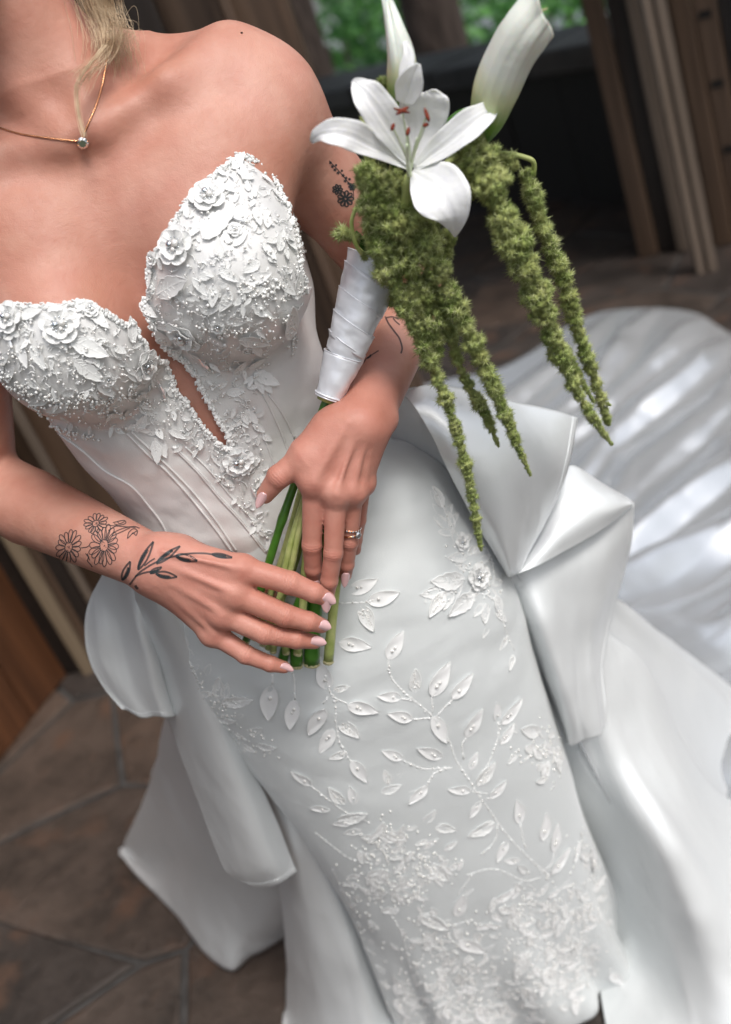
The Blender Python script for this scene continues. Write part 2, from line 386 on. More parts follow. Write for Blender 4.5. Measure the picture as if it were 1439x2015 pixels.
# buildings and ground
def wood(name, c1, c2, rough=.5, scale=3.0, st=(14, 14, .7)):
    m, nt, b = new_mat(name, c1, rough); n, r, tc = noise_mix(nt, b, c1, c2, scale, 8, .3, .7, stretch=st)
    bump(nt, b, n.outputs['Fac'], .004, .5)
    ri = nd(nt, 'ShaderNodeObjectInfo'); hv = nd(nt, 'ShaderNodeHueSaturation'); mr = nd(nt, 'ShaderNodeMapRange'); nt.links.new(ri.outputs['Random'], mr.inputs[0]); mr.inputs[3].default_value = .75; mr.inputs[4].default_value = 1.3
    nt.links.new(mr.outputs[0], hv.inputs['Value']); nt.links.new(r.outputs[0], hv.inputs['Color']); nt.links.new(hv.outputs[0], b.inputs['Base Color'])
    return m
wood_brown = wood('brown door wood', (.045, .026, .016), (.095, .058, .036))
wood_dark = wood('dark wood and wall shade', (.006, .004, .003), (.016, .010, .007))  # near-black: the garden wall's shade is put into this base colour
wood_orange = wood('varnished door wood', (.055, .022, .010), (.13, .052, .022), .42)
wood_warm = wood('warm brown louvre wood', (.055, .033, .020), (.108, .068, .044))
wood_tan = wood('tan batten wood', (.13, .095, .06), (.20, .15, .10))
wood_dim = wood('weathered rail wood', (.10, .075, .055), (.15, .115, .09))
iron, nt, b = new_mat('black iron', (.012, .012, .012), .5, .5)
def stone_mat(name, a, bb, c, sc=5.0, bd=.02):
    m, nt, b = new_mat(name, a, .5); tc = coords(nt)
    ri = nd(nt, 'ShaderNodeObjectInfo')
    ad = nd(nt, 'ShaderNodeVectorMath', operation='ADD'); nt.links.new(tc, ad.inputs[0]); nt.links.new(ri.outputs['Random'], ad.inputs[1])
    n, r, _ = noise_mix(nt, b, a, bb, sc, 12, .38, .60, vec=ad.outputs[0]); n.inputs['Roughness'].default_value = .74
    rr = nd(nt, 'ShaderNodeValToRGB'); rr.color_ramp.elements[0].color = (.72, .70, .72, 1); rr.color_ramp.elements[1].color = (1.4, 1.2, 1.05, 1)
    e = rr.color_ramp.elements.new(.5); e.color = (1.0, 1.0, 1.0, 1)
    nt.links.new(ri.outputs['Random'], rr.inputs[0])
    mm = nd(nt, 'ShaderNodeMix', data_type='RGBA', blend_type='MULTIPLY'); mm.inputs[0].default_value = 1; nt.links.new(r.outputs[0], mm.inputs[6]); nt.links.new(rr.outputs[0], mm.inputs[7])
    n2 = nd(nt, 'ShaderNodeTexNoise', Scale=sc * 1.6, Detail=6.0); nt.links.new(ad.outputs[0], n2.inputs['Vector'])
    r2 = nd(nt, 'ShaderNodeValToRGB'); r2.color_ramp.elements[0].position = .56; r2.color_ramp.elements[1].position = .70; r2.color_ramp.elements[0].color = (0, 0, 0, 1)
    nt.links.new(n2.outputs['Fac'], r2.inputs[0]); m3 = nd(nt, 'ShaderNodeMix', data_type='RGBA'); nt.links.new(r2.outputs[0], m3.inputs[0]); nt.links.new(mm.outputs[2], m3.inputs[6]); m3.inputs[7].default_value = (*c, 1)
    nt.links.new(m3.outputs[2], b.inputs['Base Color'])
    n4 = nd(nt, 'ShaderNodeTexNoise', Scale=sc * 4, Detail=12.0, Roughness=.72); nt.links.new(ad.outputs[0], n4.inputs['Vector']); bump(nt, b, n4.outputs['Fac'], bd, .55)
    return m
flag_m = stone_mat('brown flagstone', (.031, .025, .021), (.075, .059, .050), (.105, .060, .040))
cope_m = stone_mat('grey coping stone', (.045, .042, .040), (.085, .08, .076), (.06, .055, .05))
mortar_m, nt, b = new_mat('grey mortar', (.12, .12, .12), .9); noise_mix(nt, b, (.034, .031, .029), (.062, .058, .055), 25)
soil_m, nt, b = new_mat('forest ground', (.05, .05, .025), .95); noise_mix(nt, b, (.035, .045, .018), (.09, .085, .04), 1.5, 8)
water_m, nt, b = new_mat('pond water', (.02, .03, .03), .08, 0)
bark_m, nt, b = new_mat('tree bark', (.06, .042, .034), .9); n, r, tc = noise_mix(nt, b, (.032, .022, .018), (.085, .062, .052), 5, 8, stretch=(5, 5, 1)); bump(nt, b, n.outputs['Fac'], .05, .8)
def leafm(name, c):
    m, nt, b = new_mat(name, c, .2); b.inputs['Transmission Weight'].default_value = 0
    tl = nd(nt, 'ShaderNodeBsdfTranslucent'); tl.inputs[0].default_value = (c[0] * 1.5, c[1] * 1.5, c[2] * 1.1, 1); ms = nd(nt, 'ShaderNodeMixShader'); ms.inputs[0].default_value = .35
    o_ = nt.nodes['Material Output']; nt.links.new(b.outputs[0], ms.inputs[1]); nt.links.new(tl.outputs[0], ms.inputs[2]); nt.links.new(ms.outputs[0], o_.inputs['Surface']); return m
leaf_a = leafm('bright leaf', (.17, .40, .12)); leaf_b = leafm('deep leaf', (.075, .21, .065))

# ================================================================ the setting
v, f = box((0, 60, -.95), (260, 260, .1)); ground = mesh_obj('ground', v, f, soil_m, smooth=False); tag(ground, kind='structure')
v, f = box((0, 2.6, -.249), (7.6, 9.6, .5)); slab = mesh_obj('floor', v, f, mortar_m, smooth=False); tag(slab, kind='structure')
def clip(poly, a, nrm):
    o = []
    for i in range(len(poly)):
        p, q = poly[i], poly[(i + 1) % len(poly)]; dp, dq = np.dot(p - a, nrm), np.dot(q - a, nrm)
        if dp <= 0: o.append(p)
        if (dp < 0) != (dq < 0) and dp != dq: o.append(p + (q - p) * dp / (dp - dq))
    return o
sites = []
gx = .46
for i in range(-6, 9):
    for j in range(0, 14):
        if -2.6 < i * gx < 3.0: sites.append(np.array([i * gx + (j % 2) * .2, .35 + j * gx]) + rng.uniform(-.19, .19, 2))
for s_ in sites:
    if s_[0] < -2.2 or s_[0] > 2.7 or s_[1] > 5.6: continue
    poly = [s_ + np.array(c) for c in ((-.5, -.5), (.5, -.5), (.5, .5), (-.5, .5))]
    for t_ in sites:
        d = t_ - s_; L = np.hypot(*d)
        if 1e-6 < L < 1.4: poly = clip(poly, s_ + d * (.5 - .008 / L), d / L)
        if len(poly) < 3: break
    if len(poly) < 3: continue
    poly = np.array(poly); cen = poly.mean(0)
    # subdivide the edges and roughen them
    pts = []
    for i in range(len(poly)):
        p, q = poly[i], poly[(i + 1) % len(poly)]; L = np.hypot(*(q - p)); k = 2 if L > .12 else 1
        for t_ in range(k): pts.append(p + (q - p) * t_ / k + (rng.normal(0, .006, 2) if t_ else 0))
    pts = np.array(pts); n = len(pts); h = .007 + rng.uniform(0, .004); top = cen + (pts - cen) * (1 - .010 / .25)
    tilt = rng.normal(0, .004, 2)
    zz = lambda q: h + (q - cen) @ tilt
    vv = [np.append(p - cen, -.012) for p in pts] + [np.append(p - cen, zz(p) - .0035) for p in pts] + [np.append(p - cen, zz(p)) for p in top]
    ff = [(i, (i + 1) % n, (i + 1) % n + n, i + n) for i in range(n)] + [(i + n, (i + 1) % n + n, (i + 1) % n + 2 * n, i + 2 * n) for i in range(n)] + [tuple(range(2 * n, 3 * n))]
    o = mesh_obj('flagstone', vv, ff, flag_m, slab, smooth=False); o.location = (cen[0], cen[1], 0)

def board(parent, a, b_, z0, z1, th, m, name='board', proud=0.0):
    """upright board between two floor points"""
    a = np.array(a, float); b_ = np.array(b_, float); d = b_ - a; L = np.hypot(*d); d /= L; nrm = np.array([d[1], -d[0]])
    c = (a + b_) / 2 + nrm * proud
    R = np.array([[d[0], nrm[0], 0], [d[1], nrm[1], 0], [0, 0, 1]])
    v, f = box((0, 0, (z1 - z0) / 2), (L, th, z1 - z0)); v = v @ R.T
    o = mesh_obj(name, v, f, m, parent, smooth=False); o.location = Vector((c[0], c[1], z0)) - parent.matrix_world.translation if parent else Vector((c[0], c[1], z0))
    return bevel(o, .004)

# folding wooden door behind the bride
fd = tag(empty('folding_door'), 'dark brown folding wooden door of upright boards standing behind the bride', 'door')
xs = np.linspace(-.98, .27, 10)
for i in range(9):
    y0 = 2.62 + (.05 if i % 2 else 0)
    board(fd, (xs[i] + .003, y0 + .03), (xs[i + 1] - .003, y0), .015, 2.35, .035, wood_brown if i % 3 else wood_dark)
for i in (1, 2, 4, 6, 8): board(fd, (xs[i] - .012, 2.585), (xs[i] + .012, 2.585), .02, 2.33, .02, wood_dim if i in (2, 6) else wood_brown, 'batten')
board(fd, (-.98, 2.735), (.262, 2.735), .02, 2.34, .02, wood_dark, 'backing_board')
# door leaf to the left, turned towards the camera
ld = tag(empty('door_leaf'), 'orange brown varnished wooden door leaf standing open at the lower left', 'door')
A0, B0 = np.array([-1.13, 2.36]), np.array([-.925, 2.715]); dd = (B0 - A0) / np.hypot(*(B0 - A0))
for i in range(5):
    board(ld, B0 - dd * (.06 + .2 * (i + 1)), B0 - dd * (.064 + .2 * i), .012, 2.3, .035, wood_orange, 'panel')
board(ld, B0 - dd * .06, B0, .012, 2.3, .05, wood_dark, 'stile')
bt = board(ld, B0 - dd * .045 + np.array([.03, -.02]), B0 - dd * .015 + np.array([.03, -.02]), .16, .32, .02, iron, 'bolt')
tp = tag(empty('door_post'), 'tan wooden post with a dark rebate beside the open door leaf', 'post')
board(tp, (-.905, 2.60), (-.86, 2.615), .01, 2.3, .04, wood_tan, 'batten'); board(tp, (-.85, 2.60), (-.79, 2.60), .01, 2.3, .04, wood_dark, 'rebate'); board(tp, (-.785, 2.585), (-.765, 2.585), .01, 2.3, .03, wood_dim, 'edge_strip')

# folding door at the right
rd = tag(empty('folding_door'), 'folded brown louvred door with slotted boards standing at the upper right', 'door')
R0 = np.array([1.40, 4.03]); du = np.array([.786, -.618]); nn = np.array([-.618, -.786])
segs = [(0, .075, wood_warm, 0), (.078, .155, wood_dark, -.02), (.158, .20, wood_dim, .012), (.203, .245, wood_dark, -.02), (.248, .30, wood_warm, 0), (.303, .37, wood_warm, .012), (.373, .45, wood_warm, 0), (.453, .51, wood_dark, -.012), (.513, .60, wood_warm, .01), (.603, .68, wood_warm, 0), (.683, .80, wood_warm, .01), (.803, .95, wood_warm, 0)]
for a, b_, m_, pr in segs:
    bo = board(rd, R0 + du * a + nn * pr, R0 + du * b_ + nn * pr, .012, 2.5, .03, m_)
    if abs(a - .248) < .01 or abs(a - .373) < .01:
        for k in range(9):
            vv, f = box((0, 0, 0), (.042, .006, .022)); Rm = np.array([[du[0], -nn[0], 0], [du[1], -nn[1], 0], [0, 0, 1]])
            q = mesh_obj('slot', vv @ Rm.T, f, iron, bo, smooth=False); q.location = (*(nn * .0165), .12 + k * .235)
for px_, py_ in ((1380, 541), (1402, 536)):
    g = G(px_, py_); v, f = box((0, 0, 1.25), (.034, .034, 2.5)); o = mesh_obj('drop_rail', v, f, wood_dim, rd, smooth=False); o.location = (g[0], g[1], .008); bevel(o, .003)

# low wall with stone coping
wl = tag(empty('garden_wall'), 'low boarded wall, shade put into its dark colour, with grey stone coping at the edge of the paving', 'wall')
W1, W2 = np.array([.90, 6.6]), np.array([1.70, 5.0]); wd = (W2 - W1) / np.hypot(*(W2 - W1))
Wa, Wb = W1 - wd * 2.6, W2 + wd * 3.4; Lw = np.hypot(*(Wb - Wa)); nb = 20
wn = np.array([wd[1], -wd[0]]);  wn = wn if wn[1] < 0 else -wn
for i in range(nb):
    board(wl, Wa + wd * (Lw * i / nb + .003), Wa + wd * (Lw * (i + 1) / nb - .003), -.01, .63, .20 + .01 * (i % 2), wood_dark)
for i in range(11):
    a = Wa + wd * (Lw * i / 11 + .004); b_ = Wa + wd * (Lw * (i + 1) / 11 - .004); o = board(wl, a, b_, .633, .745 + rng.uniform(-.006, .006), .46, cope_m, 'coping_stone'); o.modifiers[0].width = .015

# unseen roof added to shade the far terrace and darken the train's reflections
rf = tag(empty('shade_roof'), 'dark timber roof added out of view to shade the far part of the paving', 'roof')
v, f = box((.2, 4.9, 2.52), (9.0, 3.9, .12)); mesh_obj('shade_roof_deck', v, f, wood_dark, rf, smooth=False)
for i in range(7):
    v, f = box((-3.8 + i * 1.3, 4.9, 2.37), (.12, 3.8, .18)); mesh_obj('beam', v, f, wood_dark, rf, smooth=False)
for x_, y_ in ((-3.6, 3.75), (-1.3, 3.75), (3.9, 3.75), (3.9, 6.6), (-3.6, 6.6)):
    v, f = box((x_, y_, 1.14), (.16, .16, 2.28)); mesh_obj('post', v, f, wood_brown, rf, smooth=False)
lw = tag(empty('shade_wall'), 'tall brown boarded wall added out of view to shade the left side of the terrace', 'wall')  # unseen wall, added to darken the paving at the lower left
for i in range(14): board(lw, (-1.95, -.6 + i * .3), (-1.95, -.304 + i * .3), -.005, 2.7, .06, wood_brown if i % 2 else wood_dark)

# trees and shrubs beyond the wall, and water added to mirror bright sky
v, f = box((8, 34, -.895), (70, 44, .02)); mirror_pond = mesh_obj('mirror_pond', v, f, water_m, smooth=False); tag(mirror_pond, kind='structure')
def leaves(n, cen, rad, size, seed):
    r_ = np.random.default_rng(seed); d = r_.normal(size=(n, 3)); d /= np.linalg.norm(d, axis=1)[:, None]
    c = np.array(cen) + d * np.array(rad) * (r_.uniform(.25, 1, n)[:, None] ** .5) * (1 + .35 * fbm(d, 2.2, seed)[:, None])
    a = norm(r_.normal(size=(n, 3))) * size; a *= r_.uniform(.6, 1.3, n)[:, None]; b_ = norm(np.cross(a, r_.normal(size=(n, 3)))) * size * .45
    v = np.stack([c - a, c + b_, c + a, c - b_], 1).reshape(-1, 3); return v, np.arange(4 * n).reshape(n, 4), r_.uniform(size=n)
def crown(name, parent, n, cen, rad, size, seed):
    v, f, u = leaves(n, cen, rad, size, seed)
    return mesh_obj(name, v, f, parent=parent, smooth=False, mats=[leaf_a, leaf_b], midx=(u > .5).astype(int))
def tree(px_, Y, rr, lean, label, seed):
    p0 = P(px_, 60, Y); t = tag(empty('tree', (p0[0], Y, -.9)), label, 'tree', 'trees beyond the garden wall')
    zs = np.linspace(0, 7.5, 14); pts = np.stack([lean * zs + .05 * np.sin(zs * 1.3 + seed), .04 * np.cos(zs + seed), zs], 1)
    v, f = tube(pts, rr * (1.15 - zs / 9.5) + (zs == 0) * rr * .5, 12); trk = mesh_obj('trunk', v, f, bark_m, t)
    for k in range(4):
        z0 = 3.6 + k * .8; a = seed + k * 2.1; base = np.array([lean * z0, 0, z0]); tip = base + np.array([math.cos(a) * 1.8, math.sin(a) * 1.8, .9])
        v, f = tube(catmull([base, (base + tip) / 2 + [0, 0, .25], tip], 7), np.linspace(rr * .35, rr * .1, 7), 7); mesh_obj('limb', v, f, bark_m, t)
    crown('crown', t, 1500, (lean * 6, 0, 6.4), (2.2, 2.0, 1.6), .13, seed)
tree(590, 8.2, .15, .02, 'slender brown tree trunk nearest the bride beyond the wall', 3)
tree(845, 8.8, .24, .015, 'thick brown tree trunk behind the white flowers', 5)
tree(420, 10.5, .2, .0, 'brown tree hidden behind the folding door and the shoulder', 8)
tree(1300, 11, .2, .02, 'brown tree beyond the wall hidden by the louvred door', 9)
k = 0
for px_, py_, Y, rad, lab in ((620, 90, 11.5, (1.1, .8, .75), 'green bush between the slender trunk and the shoulder'), (700, 40, 13.5, (1.3, .9, 1.0), 'tall green bush between the two tree trunks'),
        (960, 40, 11.0, (.9, .8, .85), 'green bush right of the thick tree trunk'), (1090, 20, 10.0, (.9, .7, .8), 'bright green bush beside the louvred door'),
        (560, -60, 14, (1.6, 1.0, 1.5), 'green bush highest above the shoulder'), (1000, -120, 14.5, (2.0, 1.0, 1.2), 'far green bush above the tall calla'), (780, 60, 12.5, (.9, .7, .6), 'low green bush behind the thick trunk'),
        (1500, -20, 10.5, (1.3, 1, 1.1), 'green bush outside the frame right of the louvred door'), (1900, 0, 9.5, (1.4, 1, 1.2), 'green bush farthest to the right'), (1300, -40, 13, (1.6, 1, 1.2), 'far green bush behind the louvred door')):
    p_ = P(px_, py_, Y); t = tag(empty('bush', (p_[0], Y, -.9)), lab, 'bush', 'bushes beyond the garden wall')
    crown('foliage', t, 300 if k in (0, 1, 2) else 700, (0, 0, p_[2] + .9), rad, .085, 20 + k); k += 1
    for j in range(3):
        v, f = tube([(0, 0, 0), (rng.uniform(-.3, .3), rng.uniform(-.2, .2), (p_[2] + .9) * .9 + .1)], [.04, .02], 6); mesh_obj('stem', v, f, bark_m, t)
# ================================================================ the bride's body (one continuous surface)
MX = -.105
KN = []; CREASE = []                                   # knuckles that flush
def body_prims():
    S = []
    tb = np.array([  # z, cx, cy, half width, front, back
        [.90, -.094, 1.058, .158, .090, .115], [.95, -.098, 1.055, .150, .088, .11],
        [1.07, -.110, 1.05, .120, .080, .085], [1.15, -.116, 1.05, .130, .086, .09],
        [1.235, -.118, 1.055, .136, .090, .095], [1.31, -.108, 1.062, .137, .088, .10], [1.375, -.105, 1.068, .124, .078, .09],
        [1.42, -.105, 1.075, .096, .066, .07], [1.455, -.107, 1.08, .060, .052, .05]])
    zz = np.linspace(tb[0, 0], tb[-1, 0], 60)
    from_c = catmull(tb, 400); tb = np.stack([zz] + [np.interp(zz, from_c[:, 0], from_c[:, i]) for i in range(1, 6)], 1)
    S.append(('l', tb, .03))
    for s in (-1, 1):
        S.append(ell((MX + s * .078 - .004, .968, 1.275), (.060, .060, .064), .035))           # breast
        S.append(ell((MX + s * .085, 1.005, 1.345), (.076, .045, .055), .05))                    # pectoral
        S.append(cone((MX + s * .05, 1.09, 1.452), (MX + s * .130, 1.088, 1.425), .034, .030, .05))      # trapezius
        S.append(cone((MX + s * .018, .998, 1.424), (MX + s * .085, 1.012, 1.437),   .0065, .0075, .026))   # clavicle
        S.append(cone((MX + s * .085, 1.012, 1.437), (MX + s * .148, 1.050, 1.446), .0075, .010, .026))
        S.append(cone((MX + s * .135, 1.065, 1.40), (MX + s * .155, 1.06, 1.385), .050, .050, .045))       # deltoid
        S.append(ell((MX + s * .146, 1.058, 1.415), (.036, .036, .034), .03))
        S.append(cone((MX + s * .10, 1.04, 1.38), (MX + s * .145, 1.05, 1.37), .042, .042, .05))
        S.append(cone((MX + s * .110, 1.095, 1.37), (MX + s * .09, 1.10, 1.22), .035, .045, .04))          # side of the back
    S.append(cone((MX, 1.070, 1.41), (MX - .026, 1.060, 1.565), .056, .050, .05))                        # neck
    for s in (-1, 1): S.append(cone((MX + s * .012, .998, 1.428), (MX - .026 + s * .045, 1.075, 1.55), .004, .008, .024))
    # head (above the picture): skull, jaw, face
    hx = MX - .045
    S += [ell((hx, 1.045, 1.70), (.077, .095, .10), .03), ell((hx, .995, 1.622), (.055, .064, .064), .03),
          ell((hx, .945, 1.572), (.024, .022, .018), .025), cone((hx, .948, 1.70), (hx, .925, 1.655), .007, .011, .012),
          ell((hx, .945, 1.618), (.024, .012, .009), .01),
          ell((hx - .03, .957, 1.688), (.015, .012, .010), .008), ell((hx + .03, .957, 1.688), (.015, .012, .010), .008),
          ell((hx - .078, 1.05, 1.675), (.01, .018, .03), .008), ell((hx + .078, 1.05, 1.675), (.01, .018, .03), .008)]
    # ---- her left arm (right in the picture): shoulder, elbow, wrist
    sh = np.array([MX + .158, 1.06, 1.385]); el = P(812, 586, 1.13)
    S += [cone(sh, sh + (el - sh) * .45, .046, .0425, .03, .02), cone(sh + (el - sh) * .45, el, .0425, .036, .004)]
    wr = P(708, 838, .912); mid = el + (wr - el) * .38
    S += [cone(el, mid, .036, .0335, .008), cone(mid, wr, .0335, .0265, .004),
          ell(P(757, 828, .925), (.011, .011, .011), .014)]
    # ---- her right arm (left in the picture)
    shr = np.array([MX - .158, 1.06, 1.385]); er = P(-42, 946, 1.10)
    S += [cone(shr, shr + (er - shr) * .5, .045, .043, .03, .02), cone(shr + (er - shr) * .5, er, .043, .040, .004)]
    wrr = P(312, 1114, .905); m2 = P(60, 998, 1.045)
    S += [cone(er, m2, .040, .0395, .008), cone(m2, wrr, .0395, .0262, .004), ell(P(292, 1145, .915), (.012, .012, .012), .012)]
    pm = 1 / 2066.0
    def finger(pts, rad, Ys, k0=.008, k=.0022, knuckle=True):
        q = [P(a, b, y) for (a, b), y in zip(pts, Ys)]
        for i in range(len(q) - 1):
            kk = k0 if i == 0 else k
            S.append(cone(q[i], q[i + 1], rad[i] * pm * 1.04, rad[i + 1] * pm * 1.04, kk, k if i == 0 else k))
        if knuckle:
            for i in (1, 2):
                if i < len(q) - 1:
                    S.append(ell(q[i] + np.array([0, -.0008, .0003]), np.array([1, .98, 1]) * (rad[i] * pm * 1.0), .0022)); KN.append((q[i] + np.array([0, -rad[i] * pm, 0]), .010 if i == 1 else .006)); CREASE.append((q[i], norm(q[i + 1] - q[i - 1]), rad[i] * pm * (1.5 if i == 1 else 1.0), 1 if i == 1 else .6))
        KN.append((q[-1], .009))
        return q
    def metac(w0, q, r0, r1, k=.014):
        S.append(cone(w0, q, r0, r1, k))
    # right hand (left in the picture), resting over the stems
    RH = {}
    yb = .898
    mcp = {'i': (478, 1120), 'm': (462, 1168), 'r': (441, 1208), 'p': (420, 1245)}
    my = {'i': .884, 'm': .878, 'r': .880, 'p': .887}
    for kf, woff in (('i', (322, 1086)), ('m', (314, 1104)), ('r', (305, 1124)), ('p', (306, 1134))):
        q = P(*mcp[kf], my[kf]); metac(P(*woff, .905), q, .0170 if kf != 'p' else .015, {'i': .0128, 'm': .0132, 'r': .0125, 'p': .0115}[kf])
        S.append(ell(q + np.array([0, -.003, .0]), np.array([.0115, .0098, .0115]) * (.95 if kf == 'p' else 1), .010)); KN.append((q + np.array([0, -.012, 0]), .013))
        S.append(cone(P(*woff, .886), P(*mcp[kf], my[kf] - .0114), .0015, .0020, .005))         # tendon
    S.append(cone(P(330, 1115, .91), P(430, 1170, .905), .02, .02, .02))
    RH['i'] = finger([mcp['i'], (572, 1147), (618, 1166), (645, 1179)], [24.5, 21.5, 18.5, 14.5], [.884, .866, .862, .863])
    RH['m'] = finger([mcp['m'], (562, 1211), (608, 1223), (634, 1231)], [25, 21.5, 18.5, 14.5], [.878, .862, .860, .862])
    RH['r'] = finger([mcp['r'], (521, 1246), (584, 1258), (620, 1263)], [23.5, 20.5, 18, 14.0], [.880, .864, .862, .864])
    RH['p'] = finger([mcp['p'], (484, 1288), (532, 1306), (560, 1313)], [21.5, 18, 15.5, 12], [.887, .872, .868, .868])
    # its thumb, hidden behind the stems
    S += [cone(P(360, 1090, .915), P(470, 1120, .945), .016, .012, .015), cone(P(470, 1120, .945), P(530, 1170, .952), .011, .0085, .004)]
    # left hand (right in the picture), laid over the stems with the fingers down
    LH = {}
    mcp = {'i': (618, 947), 'm': (662, 969), 'r': (695, 966), 'p': (713, 950)}
    my = {'i': .893, 'm': .888, 'r': .894, 'p': .906}
    for kf, woff in (('i', (684, 832)), ('m', (705, 838)), ('r', (722, 842)), ('p', (736, 846))):
        q = P(*mcp[kf], my[kf]); metac(P(*woff, .912), q, .0168 if kf in 'im' else .0148, {'i': .0132, 'm': .0122, 'r': .0115, 'p': .0100}[kf], .009)
        S.append(ell(q + np.array([0, -.0032, 0]), (.0112, .0108, .0112), .007)); KN.append((q + np.array([0, -.012, 0]), .014))
        S.append(cone(P(*woff, .8935), P(*mcp[kf], my[kf] - .0128), .0015, .0022, .005))
    S.append(cone(P(660, 850, .918), P(622, 900, .908), .020, .017, .02))
    LH['i'] = finger([mcp['i'], (614, 1072), (617, 1118), (619, 1141)], [21.5, 18.6, 17.2, 14.5], [.893, .8925, .899, .905], .012)
    LH['m'] = finger([mcp['m'], (656, 1088), (648, 1143), (643, 1178)], [21, 18.0, 16.5, 13.5], [.888, .881, .884, .890], .012)
    LH['r'] = finger([mcp['r'], (688, 1066), (682, 1110), (680, 1132)], [19.5, 16.5, 15, 12.5], [.894, .897, .903, .909], .012)
    LH['p'] = finger([mcp['p'], (706, 1022), (700, 1062), (700, 1082)], [17, 14.5, 13, 11], [.906, .916, .925, .93], .010, knuckle=False)
    S += [cone(P(648, 858, .915), P(597, 905, .905), .0175, .0135, .018), ]
    KN.append((P(590, 900, .89), .012))
    LH['t'] = finger([(597, 905), (549, 938), (522, 974)], [28, 22.0, 16.5], [.905, .902, .908], .014)
    return S, RH, LH
PR, RH, LH = body_prims()
V, F = sdf_mesh(PR, .0017, (-.55, .80, .88), (.25, 1.24, 1.84))
body_V = V; body_F = F

bride = tag(empty('person', (-.08, 1.05, 0)), 'woman in a strapless white wedding dress holding a bouquet with both tattooed arms', 'person')
bride_off = np.array([-.08, 1.05, 0])
def under(o, parent_loc):
    return o
def bobj(name, v, f, m=None, parent=None, **kw):
    """mesh given in world coordinates, parented under the bride"""
    return mesh_obj(name, np.asarray(v) - bride_off, f, m, parent or bride, **kw)
body = bobj('body', body_V, body_F, skin)
fl = np.zeros(len(body_V))
for c, r_ in KN:
    d = np.linalg.norm(body_V - c, axis=1); fl = np.maximum(fl, np.clip(1 - d / (r_ * 1.25), 0, 1) ** .8 * .62)
pjb = proj(body_V)
hand = np.clip(1 - np.minimum(np.linalg.norm((body_V - P(520, 1180, .88)) , axis=1), np.linalg.norm(body_V - P(670, 1000, .90), axis=1)) / .16, 0, 1)
fl = np.maximum(fl, np.clip(hand * 1.2, 0, .34)) ; fl = np.clip(fl + .0, 0, .75)
at_ = body.data.attributes.new('flush', 'FLOAT', 'POINT'); at_.data.foreach_set('value', fl.astype(np.float32))
ca = np.zeros(len(body_V)); co = np.zeros(len(body_V))
for q, ax, r_, st_ in CREASE:
    d = body_V - q; al_ = d @ ax; rd_ = np.linalg.norm(d - al_[:, None] * ax, axis=1); front = d[:, 1] < -.001
    w_ = np.clip(1 - np.abs(al_) / (r_ * .62), 0, 1) * (rd_ < r_ * 1.7) * front * st_; m_ = w_ > co; ca[m_] = al_[m_]; co[m_] = w_[m_]
for nm_, ar in (('crease_at', ca), ('crease_on', co)): body.data.attributes.new(nm_, 'FLOAT', 'POINT').data.foreach_set('value', ar.astype(np.float32))
body_bvh = BVHTree.FromPolygons([tuple(x) for x in body_V], [tuple(int(i) for i in q) for q in body_F])
def hit(bvh, px, py, bvhs=None):
    d = Vector(ray(px, py)).normalized(); r_ = bvh.ray_cast(Vector((0, 0, CAM_H)), d)
    return (None, None) if r_[0] is None else (np.array(r_[0]), np.array(r_[1]))

# ---- finger nails: curved almond plates
def nail(tip_px, base_px, half_px, q, nrm_tilt=(0, -1, .15)):
    """from nail root pixel to nail point pixel, lying on the finger end q"""
    hb, nb_ = hit(body_bvh, *base_px)
    if hb is None: hb = q.copy(); nb_ = np.array([0, -1, 0])
    Yb = hb[1]; tip = P(*tip_px, Yb + .001); ax = tip - hb; L = np.linalg.norm(ax); ax /= L
    nn_ = norm(np.array([0, -1, .1]) + .5 * nb_); nn_ = norm(nn_ - ax * nn_.dot(ax)); sd_ = np.cross(nn_, ax)
    w_ = half_px / 2066.0; nu, nv = 12, 9; g = np.zeros((nu, nv, 3))
    for i in range(nu):
        t = i / (nu - 1); ww = w_ * (math.sqrt(max(0, 1 - ((.38 - t) / .42) ** 2)) if t < .38 else (1 - ((t - .38) / .62) ** 2.1) ** .75)
        ww = max(ww, w_ * .06) if t > .5 else max(ww, w_ * .35)
        for j in range(nv):
            s = (j / (nv - 1) - .5) * 2
            g[i, j] = hb + ax * L * t + sd_ * ww * s + nn_ * (.0010 - .0030 * (s * ww / w_) ** 2 - .0006 * t * t)
    a = (g + nn_ * .0002).reshape(-1, 3); b_ = (g - nn_ * .0007).reshape(-1, 3); f1 = grid_faces(nu, nv); n_ = nu * nv
    ring = [(i * nv) for i in range(nu)] + [(nu - 1) * nv + j for j in range(1, nv)] + [i * nv + nv - 1 for i in range(nu - 2, -1, -1)] + [j for j in range(nv - 2, 0, -1)]
    ring = np.array(ring); r2 = np.roll(ring, -1)
    return bobj('fingernail', np.vstack([a, b_]), np.vstack([f1[:, ::-1], f1 + n_, np.stack([ring, r2, r2 + n_, ring + n_], -1)[:, ::-1]]), nail_m, body)
for tp_, bs_, hf, q in (((661, 1187), (637, 1173), 11.5, RH['i'][3]), ((652, 1236), (629, 1229), 11, RH['m'][3]), ((643, 1266), (612, 1261), 11, RH['r'][3]), ((578, 1320), (552, 1310), 8.5, RH['p'][3]),
                        ((505, 1000), (521, 970), 9.5, LH['t'][2]), ((643, 1206), (644, 1180), 10, LH['m'][3]), ((678, 1156), (682, 1127), 9, LH['r'][3]), ((624, 1165), (621, 1143), 10.5, LH['i'][3])):
    nail(tp_, bs_, hf, q)

